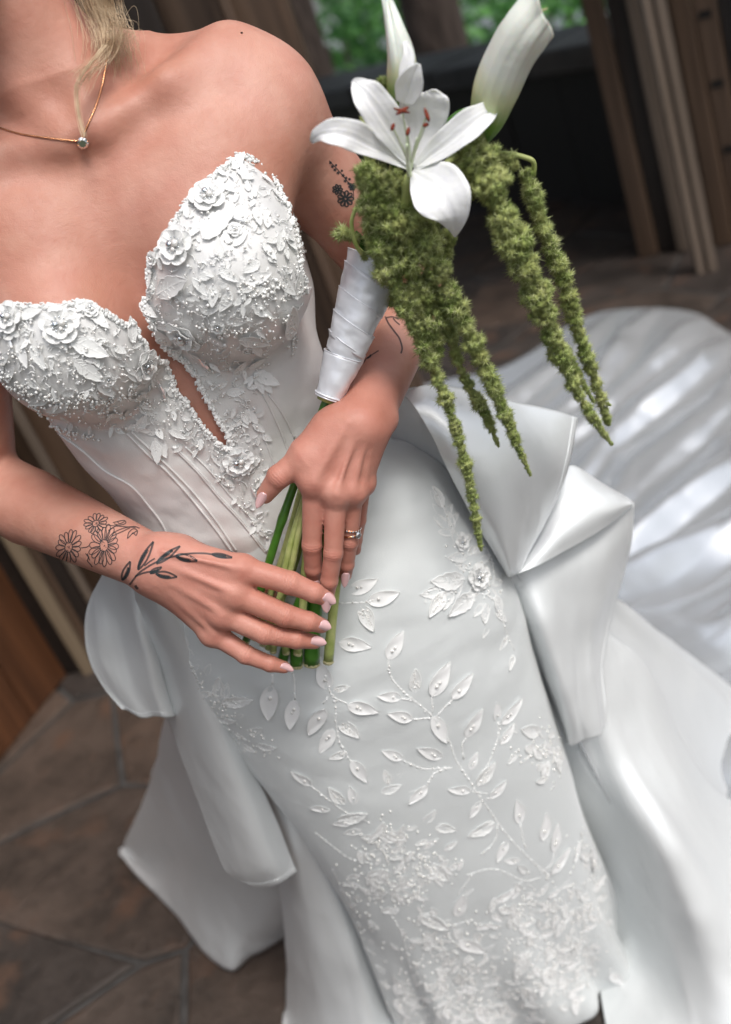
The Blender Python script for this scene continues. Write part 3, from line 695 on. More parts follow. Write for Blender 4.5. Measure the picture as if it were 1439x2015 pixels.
# ---- tattoos: thin films of ink that follow the skin
INK = Acc(); INKS = Acc()
def ink_line(pts, wpx=2.2, acc=None, n=None, taper=False):
    acc = acc or INK; pts = np.array(pts, float); n = n or max(6, int(np.sum(np.hypot(*np.diff(pts, axis=0).T)) / 2.5))
    c = catmull(pts, n); t = norm(np.gradient(c, axis=0)); s = np.stack([-t[:, 1], t[:, 0]], 1)
    w_ = np.full(n, wpx * 1.25 / 2.0)
    if taper: w_ = w_ * np.linspace(1.0, .35, n)
    L = []; last = None
    for i in range(n):
        r_ = []
        for k in (-1, 1):
            h, nm = hit(body_bvh, *(c[i] + s[i] * w_[i] * k)); r_.append(None if h is None else h + nm * .00035)
        if r_[0] is None or r_[1] is None or np.linalg.norm(r_[0] - r_[1]) > .02: L.append(None)
        else: L.append(r_)
    for i in range(n - 1):
        if L[i] is None or L[i + 1] is None or np.linalg.norm(L[i][0] - L[i + 1][0]) > .02: continue
        acc.add([L[i][0], L[i][1], L[i + 1][1], L[i + 1][0]], [(0, 1, 2, 3)])
TA = lambda x, y: (x / 2.248, 960 + y / 2.248)
def petal_loop(cx_, cy_, a, r0, r1, w_, sx=1, sy=1, rot=0, lw=1.7):
    pts = []
    for t in np.linspace(0, 2 * np.pi, 15):
        rr_ = (r0 + r1) / 2 - (r1 - r0) / 2 * math.cos(t); lat = w_ * math.sin(t) * (.75 + .35 * (rr_ - r0) / (r1 - r0))
        x = math.cos(a) * rr_ - math.sin(a) * lat; y = math.sin(a) * rr_ + math.cos(a) * lat
        x *= sx; y *= sy; pts.append((cx_ + x * math.cos(rot) - y * math.sin(rot), cy_ + x * math.sin(rot) + y * math.cos(rot)))
    return pts
def daisy(cx_, cy_, r0, r1, n, sx, sy, rot, a0=0, a1=2 * np.pi):
    for k in range(n):
        a = a0 + (a1 - a0) * k / n + rng.normal(0, .05); rr_ = r1 * rng.uniform(.88, 1.08)
        ink_line([TA(*p) for p in petal_loop(cx_, cy_, a, r0, rr_, (r1 - r0) * .22, sx, sy, rot)], 1.5, n=26)
    for k in range(16):
        a = rng.uniform(0, 6.28); q = rng.uniform(0, r0); x, y = TA(cx_ + math.cos(a) * q * sx, cy_ + math.sin(a) * q * sy); ink_line([(x, y), (x + 1.2, y + .6)], 1.2, n=2)
daisy(305, 262, 18, 66, 15, .86, 1.15, .2); daisy(462, 255, 22, 82, 18, .80, 1.1, 0.1); daisy(425, 158, 15, 56, 14, 1.0, .80, -.5)
for pts in ([(360, 265), (385, 262), (395, 255)], [(500, 200), (540, 182), (590, 172), (618, 180)], [(495, 215), (540, 195), (575, 178)], [(500, 155), (520, 150), (550, 145), (556, 158), (530, 166), (505, 160)], [(520, 150), (530, 160), (552, 150)],
            [(565, 225), (570, 200), (590, 182), (608, 190), (603, 212), (590, 200), (578, 212), (565, 225)], [(608, 190), (585, 205)], [(380, 290), (392, 305), (388, 322), (400, 335), (410, 350)], [(388, 290), (398, 320)], [(480, 190), (520, 165)], [(470, 165), (500, 168), (540, 172), (600, 176)]):
    ink_line([TA(*p) for p in pts], 1.6)
def ink_leaf(b_, t_, wd_, fill=.5, side=1):
    b_ = np.array(b_, float); t_ = np.array(t_, float); d = t_ - b_; L = np.hypot(*d); u = d / L; v_ = np.array([-u[1], u[0]])
    up_ = [b_ + u * L * s + v_ * wd_ * math.sin(math.pi * s ** .8) for s in np.linspace(0, 1, 9)]; lo_ = [b_ + u * L * s - v_ * wd_ * math.sin(math.pi * s ** .8) for s in np.linspace(0, 1, 9)]
    ink_line([TA(*p) for p in up_], 3.0); ink_line([TA(*p) for p in lo_], 3.0)
    for k in range(1, 6):
        o = side * wd_ * k / 6.5
        ink_line([TA(*(b_ + u * L * s + v_ * o * math.sin(math.pi * s ** .8))) for s in np.linspace(.04, .35 + fill * .55 * rng.uniform(.7, 1), 6)], 2.6, INKS if k < 4 else INK)
ink_line([TA(*p) for p in [(575, 428), (610, 382), (650, 352), (700, 325), (760, 305), (830, 292), (900, 290), (950, 296), (1000, 300)]], 2.9)
ink_line([TA(*p) for p in [(600, 390), (640, 375), (690, 366)]], 2.8)
for b_, t_, w_, s in (((542, 408), (578, 325), 13, 1), ((612, 362), (680, 238), 13, -1), ((692, 335), (797, 258), 12, -1), ((664, 377), (716, 350), 8, 1), ((690, 378), (784, 393), 14, 1), ((778, 300), (874, 322), 14, 1), ((938, 294), (1028, 309), 8, 1)): ink_leaf(b_, t_, w_, .7, s)
ink_line([TA(*p) for p in [(640, 345), (665, 325), (686, 312)]], 2.4); ink_line([TA(*p) for p in [(600, 430), (605, 440), (612, 446)]], 4)
# small sprig on the upper arm
TB = lambda x, y: (x / 2, y / 2)
for x, y, r_ in [(1300, 640, 6), (1308, 655, 7), (1322, 650, 5), (1318, 668, 7), (1330, 680, 7), (1345, 672, 5), (1350, 690, 7), (1362, 700, 6), (1358, 712, 7), (1375, 705, 6), (1372, 722, 6), (1385, 735, 6)]:
    for a in np.linspace(0, 6.28, 6)[:-1]: ink_line([TB(x, y), TB(x + r_ * math.cos(a), y + r_ * math.sin(a))], 1.8, n=3)
ink_line([TB(1295, 632), TB(1340, 680), TB(1385, 740), TB(1392, 780)], 1.6)
for cx_, cy_, r1, n in ((1328, 745, 20, 7), (1360, 782, 32, 9), (1386, 735, 14, 6)):
    for k in range(n):
        for ww in (.30, .15): ink_line([TB(*p) for p in petal_loop(cx_, cy_, k * 6.283 / n, r1 * .15, r1, r1 * ww)], 1.7, n=14)
TC = lambda x, y: (560 + x / 4.232, 460 + y / 4.232)
ink_line([TC(*p) for p in [(840, 690), (868, 750), (915, 815), (955, 870), (975, 930), (978, 965), (968, 998)]], 2.6); ink_line([TC(*p) for p in [(852, 700), (900, 694), (955, 712)]], 2.2)
ink_line([TC(*p) for p in [(905, 705), (925, 730), (960, 760)]], 2.2); ink_line([TC(*p) for p in [(660, 1075), (680, 1045), (712, 1020), (785, 975)]], 2.0); ink_line([TC(*p) for p in [(690, 1040), (718, 1020), (712, 1008)]], 2.6)
ink_line([TC(*p) for p in [(1245, 560), (1275, 552), (1290, 570), (1268, 590), (1250, 575)]], 1.4)
bobj('tattoo', np.concatenate(INK.v), INK.f, ink, body, smooth=True); bobj('tattoo_shading', np.concatenate(INKS.v), INKS.f, ink_soft, body, smooth=True)

# ---- hair
HA = Acc(); hr = np.random.default_rng(3)
def strand(pts, Y, rad=.00022, jit=0.0, n=22):
    pp = np.array([P(a, b, y) for (a, b), y in zip(pts, Y)]); c = catmull(pp, n)
    c = c + np.linspace(.3, 1, n)[:, None] * jit * np.stack([fbm(c + 7 * hr.uniform(), 18, 5, 1)] * 3, 1) * np.array([1, .6, .6]) + hr.normal(0, 1, 3) * jit * .35
    v, f = tube(c, np.linspace(rad, rad * .6, n), 4, False); HA.add(v, f)
for i in range(230):
    o = hr.normal(0, 1) * 1.6; e = hr.uniform(-1, 1)
    strand([(150 + o * 16, -160), (178 + o * 13, -50), (196 + o * 11, 18), (213 + o * 12 + e * 6, 62), (222 + o * 14 + e * 16, 98 + hr.uniform(-20, 40))], [1.03, 1.035, 1.04, 1.03, 1.02], .00017, .011)
for i in range(46):
    o = hr.normal(0, 1) * 1.5
    strand([(170 + o * 10, -90), (196 + o * 9, 10), (214 + o * 6, 62), (208 + o * 4, 110), (175 + o * 5, 140), (158 + o * 4, 165 + o * 6)], [1.03, 1.03, 1.02, 1.0, .985, .975], .00018, .006)
for i in range(16):
    o = hr.normal(0, 1)
    strand([(208 + o * 4, 90), (176 + o * 3, 130), (154 + o * 2.4, 165), (153 + o * 2, 205), (159 + o * 2, 240), (167 + o * 1.5, 268)], [1.0, .985, .972, .967, .962, .958], .00020, .0016)
for i in range(70): strand([(205, 40 + i), (235 + hr.uniform(0, 14), 60 + hr.uniform(-20, 40)), (240 + hr.uniform(-10, 20), 110 + hr.uniform(-20, 50))], [1.03, 1.02, 1.02], .00012, .018)
hx_ = MX - .045
hc = sdf_mesh([ell((hx_, 1.07, 1.715), (.087, .098, .105), .02), ell((hx_, 1.15, 1.60), (.055, .045, .05), .03), ell((hx_ + .06, 1.09, 1.64), (.025, .045, .06), .03), ell((hx_ - .06, 1.09, 1.64), (.025, .045, .06), .03)], .005, (-.3, .9, 1.5), (0, 1.25, 1.9))
keep = hc[0][:, 1] > 1.0 - (hc[0][:, 2] - 1.70) * .35
kf = keep[hc[1]].all(1); HA.add(hc[0], hc[1][kf])
bobj('hair', np.concatenate(HA.v), HA.f, hair_m)
# ================================================================ the dress
def dprims():
    tb = PR[0][1].copy(); S = [('l', tb, .03)]
    for q in PR[1:]:
        if q[0] == 'e' and q[2][0] == .060: S.append(q)
        if q[0] == 'e' and q[2][0] == .076: S.append(ell(q[1] + np.array([-.012 if q[1][0] > MX else .012, 0, 0]), (.060, .045, .055), .05))
        if q[0] == 'e' and q[2][0] == .060: S.append(ell(q[1] + np.array([0, -.008, .004]), q[2] * 1.03, .03))
    for s in (-1, 1): S.append(cone((MX + s * .110, 1.095, 1.33), (MX + s * .09, 1.10, 1.22), .034, .045, .04))
    return S
NECK = [(-400, 640), (-80, 640), (0, 604), (45, 600), (100, 604), (150, 594), (175, 598), (215, 618), (240, 640), (262, 632), (275, 665), (300, 702), (328, 712), (343, 762), (368, 790), (398, 838), (428, 868), (447, 884),
        (452, 866), (424, 818), (402, 778), (384, 738), (352, 702), (326, 690), (300, 650), (278, 600), (300, 568), (292, 540), (302, 505), (332, 458), (362, 408), (378, 382), (402, 366), (424, 342), (452, 318), (476, 304), (502, 318), (530, 330), (552, 378), (572, 424), (587, 474), (593, 530), (603, 575), (640, 540), (700, 300), (900, 100), (900, -600), (-400, -600)]
bV, bF = sdf_mesh(dprims(), .0024, (-.36, .82, .96), (.12, 1.24, 1.42), off=.0048)
cc = bV[bF].mean(1); pj = proj(cc); bare = in_poly(pj, NECK) & (cc[:, 1] < 1.055)
rear = (cc[:, 1] >= 1.04) & (cc[:, 2] > 1.315 - .25 * np.clip(cc[:, 1] - 1.04, 0, .2))
low = cc[:, 2] < .985
bF = bF[~(bare | rear | low)]
used = np.unique(bF); mp_ = -np.ones(len(bV), int); mp_[used] = np.arange(len(used)); bV = bV[used]; bF = mp_[bF]
# relax the cut edge so that it runs smoothly
e = np.sort(np.vstack([bF[:, [0, 1]], bF[:, [1, 2]], bF[:, [2, 3]], bF[:, [3, 0]]]), axis=1)
ue, ct = np.unique(e, axis=0, return_counts=True); be = ue[ct == 1]
for it in range(14):
    acc_ = np.zeros_like(bV); n_ = np.zeros(len(bV))
    for a, b_ in ((0, 1), (1, 0)): np.add.at(acc_, be[:, a], bV[be[:, b_]]); np.add.at(n_, be[:, a], 1)
    m_ = n_ >= 2; bV[m_] = bV[m_] * .5 + .5 * acc_[m_] / n_[m_][:, None]
# soft creases of the corset below the cups
pj = proj(bV); wgt = np.clip((1.215 - bV[:, 2]) / .04, 0, 1)
bV[:, 1] += wgt * (.0022 * np.sin((bV[:, 2] * 95 + bV[:, 0] * 60)) * fbm(bV, 14, 3) + .0016 * fbm(bV, 30, 4))
bodice = bobj('bodice', bV, bF, corset_m)
so = bodice.modifiers.new('solid', 'SOLIDIFY'); so.thickness = .0022; so.offset = -1
bod_bvh = BVHTree.FromPolygons([tuple(x) for x in bV], [tuple(int(i) for i in q) for q in bF])

# ---- skirt: fitted column of tulle over satin
ST = np.array([  # z, cx, cy, half width, front, back
    [1.05, -.109, 1.05, .121, .078, .085], [1.02, -.096, 1.05, .141, .082, .09], [.985, -.076, 1.052, .167, .089, .11], [.93, -.076, 1.05, .184, .098, .14], [.87, -.073, 1.05, .193, .106, .15], [.80, -.065, 1.05, .191, .108, .15],
    [.65, -.058, 1.06, .182, .108, .15], [.5, -.054, 1.075, .176, .108, .15], [.35, -.054, 1.095, .172, .108, .16], [.2, -.058, 1.12, .180, .110, .17], [.1, -.062, 1.135, .188, .108, .18], [.006, -.062, 1.15, .200, .105, .20]])
nz, nt_ = 170, 200
zz = np.linspace(1.045, .02, nz); sc_ = catmull(ST, 500); tb = np.stack([np.interp(zz, sc_[::-1, 0], sc_[::-1, i]) for i in range(1, 6)], 1)
th = np.linspace(0, 2 * np.pi, nt_, endpoint=False); ct_, st_ = np.cos(th), np.sin(th)
e_ = 2 / 2.25; sx = np.sign(ct_) * np.abs(ct_) ** e_; sy = np.sign(st_) * np.abs(st_) ** e_
g = np.zeros((nz, nt_, 3)); g[..., 0] = tb[:, 0:1] + tb[:, 2:3] * sx; g[..., 1] = tb[:, 1:2] + np.where(sy < 0, tb[:, 3:4], tb[:, 4:5]) * sy; g[..., 2] = zz[:, None]
nn_ = np.stack([np.broadcast_to(ct_, (nz, nt_)), np.broadcast_to(st_, (nz, nt_)), np.zeros((nz, nt_))], -1)
wob = .0030 * fbm(g * np.array([1, 1, .5]), 9, 8) + .0022 * fbm(g * np.array([1, 1, 2.2]), 13, 9) * np.clip((g[..., 2] - .55) * 3, 0, 1)
wob = wob + np.clip((.45 - g[..., 2]) / .45, 0, 1) ** 1.5 * (.014 * np.sin(th * 9 + 2.5 * np.sin(g[..., 2] * 4)) + .006 * np.sin(th * 17 + 1))
# soft diagonal drag lines across the thighs
wob = wob + .0038 * np.sin((g[..., 2] * 26 + g[..., 0] * 16)) * np.exp(-((g[..., 2] - .78) / .16) ** 2) * fbm(g, 6, 2)
g = g + nn_ * wob[..., None]
sV = g.reshape(-1, 3); sF = grid_faces(nz, nt_, True)
skirt = bobj('skirt', sV, sF, tulle); so = skirt.modifiers.new('solid', 'SOLIDIFY'); so.thickness = .002; so.offset = -1
sk_bvh = BVHTree.FromPolygons([tuple(x) for x in sV], [tuple(int(i) for i in q) for q in sF])

# ---- draped satin pieces: grids of (pixel x, pixel y, depth); points that would pass the floor lie on it
def PG(px, py, Y, zmin=.026):
    p = P(px, py, Y)
    return p if p[2] > zmin else G(px, py, zmin)
def drape(name, rows, m, nu=60, nv=60, folds=0.0, seed=1, ridge=None, thick=.0010, parent=None, hems=''):
    g = surf_grid([[PG(*c) for c in r_] for r_ in rows], nu, nv)
    g[..., 2] = np.maximum(g[..., 2], .022)
    n_ = grid_normals(g)
    if folds: g = g + n_ * (folds * fbm(g, 7, seed)[..., None] + .0007 * fbm(g * np.array([1, 1, .5]), 34, seed + 50)[..., None])
    if ridge:
        amp, cnt_, axis, ph = ridge; s = np.linspace(0, 1, nv if axis == 1 else nu); s = s[None, :] if axis == 1 else s[:, None]
        t = np.linspace(0, 1, nu if axis == 1 else nv); t = t[:, None] if axis == 1 else t[None, :]
        w_ = np.sin(np.clip(t * 1.25, 0, 1) * np.pi / 2)
        g = g + n_ * (amp * np.sin(s * cnt_ * 6.283 + ph + 1.3 * fbm(np.stack(np.broadcast_arrays(s * 3, t * 1.2, 0 * s * t), -1), 1, seed)) * w_)[..., None]
    g[..., 2] = np.maximum(g[..., 2], .022)
    g = g - bride_off; o = cloth(name, g, m, parent or bride, thick)
    n2 = grid_normals(g)
    for e_i in hems:
        ln = {'r': g[:, -1 - max(2, nv // 26)], 'l': g[:, max(2, nv // 26)], 'b': g[-1 - max(2, nu // 26)], 't': g[max(2, nu // 26)]}[e_i]
        nl_ = {'r': n2[:, -4], 'l': n2[:, 3], 'b': n2[-4], 't': n2[3]}[e_i]
        for s_ in (1, -1):
            v, f = tube(ln + nl_ * thick * .5 * s_, .00042, 5, False); mesh_obj('hem_stitching', v, f, m, o)
    return o

# bow-like fold at the hip, right of the picture
drape('bow_fold', [
    [(792, 775, 1.03), (835, 758, 1.035), (900, 764, 1.05), (1000, 788, 1.06), (1080, 806, 1.07), (1137, 822, 1.08)],
    [(815, 800, 1.00), (860, 800, 1.00), (930, 820, 1.00), (1010, 850, 1.01), (1075, 875, 1.03), (1126, 888, 1.055)],
    [(850, 860, .985), (900, 868, .975), (960, 890, .975), (1020, 915, .985), (1070, 935, 1.01), (1108, 952, 1.04)],
    [(895, 950, .98), (930, 955, .965), (975, 965, .965), (1015, 985, .975), (1052, 1003, 1.0), (1078, 1018, 1.03)],
    [(945, 1040, .985), (965, 1042, .97), (990, 1050, .965), (1015, 1060, .975), (1035, 1068, .995), (1048, 1074, 1.015)],
    [(985, 1108, .99), (993, 1112, .98), (1003, 1116, .975), (1010, 1118, .98), (1018, 1120, .99), (1026, 1118, 1.0)],
    [(1000, 1134, .995), (1002, 1134, .99), (1004, 1134, .99), (1006, 1133, .99), (1008, 1132, .995), (1010, 1130, 1.0)]], satin, 90, 90, .002, 4, hems='r')
drape('bow_underlayer', [
    [(1003, 1134, .996), (1003, 1133, 1.0), (1004, 1131, 1.01), (1006, 1128, 1.02)],
    [(1050, 1117, 1.00), (1052, 1095, 1.01), (1050, 1060, 1.035), (1046, 1020, 1.06)],
    [(1105, 1088, 1.02), (1108, 1050, 1.025), (1100, 1000, 1.05), (1085, 950, 1.08)],
    [(1160, 1058, 1.04), (1165, 1015, 1.04), (1155, 970, 1.06), (1125, 915, 1.10)],
    [(1208, 1026, 1.06), (1212, 1000, 1.055), (1203, 972, 1.07), (1185, 948, 1.10)],
    [(1249, 991, 1.08), (1248, 989, 1.08), (1246, 986, 1.085), (1242, 982, 1.09)]], satin_fold, 70, 50, .0015, 6, hems='b')
drape('side_peplum', [
    [(1000, 1130, 1.02), (1040, 1115, 1.03), (1095, 1085, 1.045), (1150, 1058, 1.06), (1205, 1025, 1.075), (1247, 992, 1.085)],
    [(1010, 1160, 1.03), (1050, 1160, 1.02), (1105, 1140, 1.035), (1160, 1115, 1.05), (1205, 1090, 1.07), (1244, 1060, 1.095)],
    [(1025, 1215, 1.04), (1065, 1220, 1.005), (1115, 1205, 1.03), (1160, 1185, 1.05), (1200, 1160, 1.08), (1228, 1132, 1.11)],
    [(1045, 1280, 1.05), (1080, 1285, 1.005), (1120, 1275, 1.02), (1155, 1262, 1.05), (1180, 1246, 1.08), (1200, 1226, 1.11)],
    [(1070, 1350, 1.06), (1100, 1355, 1.01), (1130, 1350, 1.01), (1155, 1340, 1.03), (1177, 1325, 1.055), (1188, 1308, 1.08)],
    [(1095, 1415, 1.06), (1115, 1420, 1.02), (1140, 1415, 1.01), (1162, 1408, 1.02), (1182, 1395, 1.035), (1196, 1380, 1.05)],
    [(1112, 1463, 1.06), (1124, 1464, 1.03), (1145, 1459, 1.02), (1168, 1450, 1.02), (1186, 1440, 1.03), (1196, 1425, 1.04)]], satin_fold, 90, 80, .0015, 8, ridge=(.0022, 2.2, 1, .4), hems='r')
drape('hip_panel', [
    [(750, 800, 1.12), (785, 775, 1.08), (812, 762, 1.065), (840, 762, 1.055)],
    [(770, 880, 1.12), (810, 858, 1.07), (842, 843, 1.045), (872, 838, 1.03)],
    [(815, 960, 1.12), (860, 935, 1.06), (892, 920, 1.03), (920, 914, 1.01)],
    [(870, 1040, 1.12), (915, 1015, 1.06), (942, 1002, 1.03), (964, 996, 1.00)],
    [(930, 1120, 1.12), (965, 1098, 1.06), (985, 1088, 1.03), (998, 1082, 1.01)],
    [(985, 1200, 1.12), (1010, 1190, 1.07), (1026, 1180, 1.04), (1038, 1170, 1.03)]], satin_fold, 70, 40, .001, 41)
# overskirt panels that sweep to the floor at the right
drape('overskirt_panel', [
    [(1005, 1135, 1.05), (1040, 1130, 1.07), (1080, 1130, 1.09), (1120, 1140, 1.12), (1165, 1150, 1.15), (1210, 1172, 1.18)],
    [(1055, 1300, 1.08), (1110, 1290, 1.09), (1170, 1280, 1.12), (1220, 1270, 1.16), (1262, 1245, 1.22), (1300, 1242, 1.28)],
    [(1110, 1470, 1.11), (1180, 1460, 1.10), (1260, 1440, 1.12), (1320, 1400, 1.18), (1365, 1350, 1.30), (1398, 1312, 1.42)],
    [(1185, 1660, 1.14), (1260, 1660, 1.12), (1350, 1650, 1.12), (1430, 1600, 1.20), (1480, 1500, 1.38), (1510, 1400, 1.55)],
    [(1245, 1860, 1.14), (1330, 1860, 1.12), (1430, 1860, 1.10), (1530, 1820, 1.16), (1600, 1680, 1.35), (1640, 1520, 1.60)],
    [(1300, 2100, 1.12), (1400, 2100, 1.10), (1520, 2100, 1.08), (1650, 2050, 1.10), (1760, 1880, 1.2), (1800, 1680, 1.5)]], satin_fold, 110, 120, .004, 11, ridge=(.009, 3.2, 1, 1.0))
drape('front_sweep', [
    [(990, 1180, 1.12), (1075, 1180, 1.10), (1090, 1180, 1.10), (1130, 1190, 1.11), (1165, 1215, 1.13), (1190, 1240, 1.14)],
    [(1010, 1360, 1.14), (1105, 1360, 1.11), (1130, 1350, 1.10), (1180, 1345, 1.10), (1230, 1330, 1.12), (1272, 1310, 1.15)],
    [(1050, 1500, 1.15), (1150, 1500, 1.10), (1180, 1500, 1.08), (1240, 1495, 1.07), (1300, 1480, 1.10), (1345, 1462, 1.16)],
    [(1100, 1650, 1.18), (1210, 1650, 1.10), (1250, 1650, 1.03), (1320, 1640, 1.0), (1370, 1610, 1.05), (1415, 1562, 1.16)],
    [(1140, 1780, 1.20), (1255, 1785, 1.08), (1300, 1790, 1.00), (1390, 1780, .97), (1460, 1720, 1.03), (1520, 1620, 1.16)],
    [(1170, 1900, 1.22), (1290, 1910, 1.04), (1340, 1920, .97), (1440, 1930, .94), (1560, 1880, .98), (1640, 1720, 1.1)],
    [(1200, 2080, .97), (1330, 2110, .90), (1400, 2120, .88), (1520, 2130, .86), (1650, 2100, .87), (1780, 1900, .98)]], satin_fold, 130, 130, .003, 13, ridge=(.007, 2.6, 1, 2.0))

# long train spread over the paving behind and to the right
far = [(700, 800), (800, 772), (880, 752), (980, 732), (1060, 690), (1120, 645), (1190, 618), (1290, 612), (1370, 622), (1425, 655), (1500, 700), (1600, 820), (1700, 1050), (1760, 1350), (1780, 1650)]
far = np.array([G(a, b, .012) for a, b in far]); nv = 210; nu = 160
fc = catmull(far, nv)
near = catmull(np.array([(-.14, 1.24, .86), (-.04, 1.27, .84), (.05, 1.24, .80), (.10, 1.17, .70), (.13, 1.12, .58), (.15, 1.09, .45), (.17, 1.07, .30)]), nv)
u = np.linspace(0, 1, nu)[:, None]; s = np.linspace(0, 1, nv)[None, :]
g = near[None] * (1 - u[..., None]) + fc[None] * u[..., None]
prof = np.clip(1 - u * (2.6 - 1.0 * s), 0, 1) ** 2.0
g[..., 2] = near[None, :, 2] * prof + .012
tt = 0 * s * u + .9 * fbm(np.stack(np.broadcast_arrays(s * 4, u * 1.6, 0 * s * u), -1), 1, 21)
tt2 = s * 26 + 2.2 * fbm(np.stack(np.broadcast_arrays(s * 6, u * 3, 0 * s * u), -1), 1, 23)
edge = np.clip((1 - u) * 7, 0, 1)
qd = -.53 * g[..., 0] + .85 * g[..., 1]; pd_ = .85 * g[..., 0] + .53 * g[..., 1]; z0_ = 0 * qd
nA = fbm(np.stack([qd * 2.2, pd_ * .9, z0_], -1), 1, 31); nB = fbm(np.stack([qd * 5, pd_ * 1.3, z0_ + 3], -1), 1, 33); nC = fbm(np.stack([qd * 11, pd_ * 2.0, z0_ + 5], -1), 1, 35, 2)
rg = (.5 + .5 * np.sin(qd / .185 * 2 * np.pi + 2.4 * nA + .5)) ** 1.3 * .046 * np.clip(.75 + .7 * nB, .15, 1.4) + .020 * np.abs(nC) + .014 * np.clip(nB, 0, 1)
g[..., 2] += np.abs(rg) * (edge * .85 + .15) + .012 * np.abs(fbm(g, 3.5, 27)) * edge
g[..., 2] = np.maximum(g[..., 2], .024)
# gentle scallop and a turned hem
cloth('train', g - bride_off, train_m, bride, .002)
seam = np.array([G(*p, .055) for p in ((1215, 625), (1213, 700), (1210, 780), (1206, 860), (1196, 940))]); sV_, sF_ = tube(catmull(seam, 50), .0035, 6)
# the centre seam follows the cloth
trb = BVHTree.FromPolygons([tuple(x) for x in g.reshape(-1, 3)], [tuple(int(i) for i in q) for q in grid_faces(nu, nv)])
sp_ = []
for p in catmull(seam, 60):
    r_ = trb.ray_cast(Vector((p[0], p[1], 1.0)), Vector((0, 0, -1)))
    if r_[0] is not None: sp_.append(np.array(r_[0]) + [0, 0, .001])
if len(sp_) > 4:
    v, f = tube(np.array(sp_), .0035, 6); bobj('train_seam', v, f, train_m)

# left side pieces
drape('left_peplum', [
    [(262, 1090, 1.02), (240, 1095, 1.035), (225, 1105, 1.05), (212, 1118, 1.06), (200, 1130, 1.07)],
    [(285, 1160, 1.01), (255, 1165, 1.02), (220, 1170, 1.05), (192, 1175, 1.07), (172, 1190, 1.08)],
    [(305, 1235, 1.02), (270, 1235, 1.01), (235, 1240, 1.05), (195, 1245, 1.06), (165, 1245, 1.08)],
    [(322, 1300, 1.03), (290, 1300, 1.01), (250, 1305, 1.05), (208, 1305, 1.06), (176, 1300, 1.08)],
    [(335, 1360, 1.04), (305, 1362, 1.02), (265, 1362, 1.05), (230, 1358, 1.06), (204, 1350, 1.08)],
    [(345, 1408, 1.04), (320, 1411, 1.03), (290, 1412, 1.05), (262, 1406, 1.06), (240, 1393, 1.07)]], satin_fold, 80, 70, .0012, 15, ridge=(.0018, 1.8, 1, .6), hems='br')
drape('left_fold', [
    [(262, 1120, 1.0), (280, 1120, .985), (300, 1120, .985), (325, 1130, .99)],
    [(272, 1210, 1.02), (305, 1205, .985), (335, 1205, .98), (362, 1215, .99)],
    [(300, 1320, 1.05), (340, 1310, 1.0), (378, 1305, .985), (408, 1310, 1.0)],
    [(338, 1440, 1.07), (380, 1430, 1.01), (420, 1420, .99), (458, 1420, 1.01)],
    [(378, 1550, 1.08), (420, 1545, 1.02), (465, 1535, 1.0), (505, 1525, 1.03)],
    [(412, 1640, 1.08), (455, 1640, 1.03), (500, 1630, 1.01), (545, 1615, 1.04)],
    [(440, 1708, 1.08), (480, 1715, 1.04), (528, 1705, 1.02), (570, 1680, 1.05)],
    [(468, 1733, 1.07), (500, 1745, 1.05), (545, 1740, 1.04), (584, 1715, 1.05)]], satin, 110, 60, .0012, 17, hems='b')
drape('under_train', [
    [(300, 1240, 1.20), (330, 1262, 1.15), (360, 1275, 1.12), (400, 1290, 1.09), (430, 1300, 1.08)],
    [(322, 1405, 1.32), (352, 1425, 1.25), (400, 1440, 1.18), (450, 1450, 1.13), (500, 1460, 1.10)],
    [(296, 1530, 1.52), (345, 1550, 1.40), (405, 1570, 1.26), (480, 1590, 1.18), (560, 1600, 1.13)],
    [(262, 1620, 1.68), (330, 1650, 1.52), (400, 1670, 1.36), (500, 1700, 1.22), (600, 1700, 1.16)],
    [(242, 1668, 1.83), (325, 1715, 1.62), (415, 1760, 1.42), (510, 1780, 1.30), (620, 1790, 1.2)],
    [(234, 1680, 1.84), (332, 1786, 1.66), (440, 1904, 1.43), (498, 1878, 1.40), (600, 1820, 1.36)]], satin, 90, 100, .004, 19, hems='b')
drape('left_sweep', [
    [(400, 1290, 1.03), (425, 1300, 1.02), (450, 1320, 1.02), (475, 1350, 1.03)],
    [(480, 1480, 1.06), (505, 1480, 1.03), (535, 1490, 1.02), (570, 1510, 1.05)],
    [(530, 1640, 1.11), (570, 1630, 1.05), (612, 1630, 1.04), (655, 1640, 1.09)],
    [(552, 1760, 1.16), (600, 1760, 1.08), (655, 1765, 1.06), (705, 1770, 1.12)],
    [(562, 1880, 1.22), (620, 1885, 1.10), (690, 1890, 1.07), (750, 1900, 1.14)],
    [(560, 1980, 1.3), (630, 1990, 1.12), (715, 1990, 1.08), (785, 1990, 1.14)],
    [(556, 2120, 1.3), (640, 2130, 1.1), (740, 2140, 1.05), (830, 2150, 1.08)]], satin, 110, 70, .002, 23, ridge=(.004, 1.3, 1, 2.2))

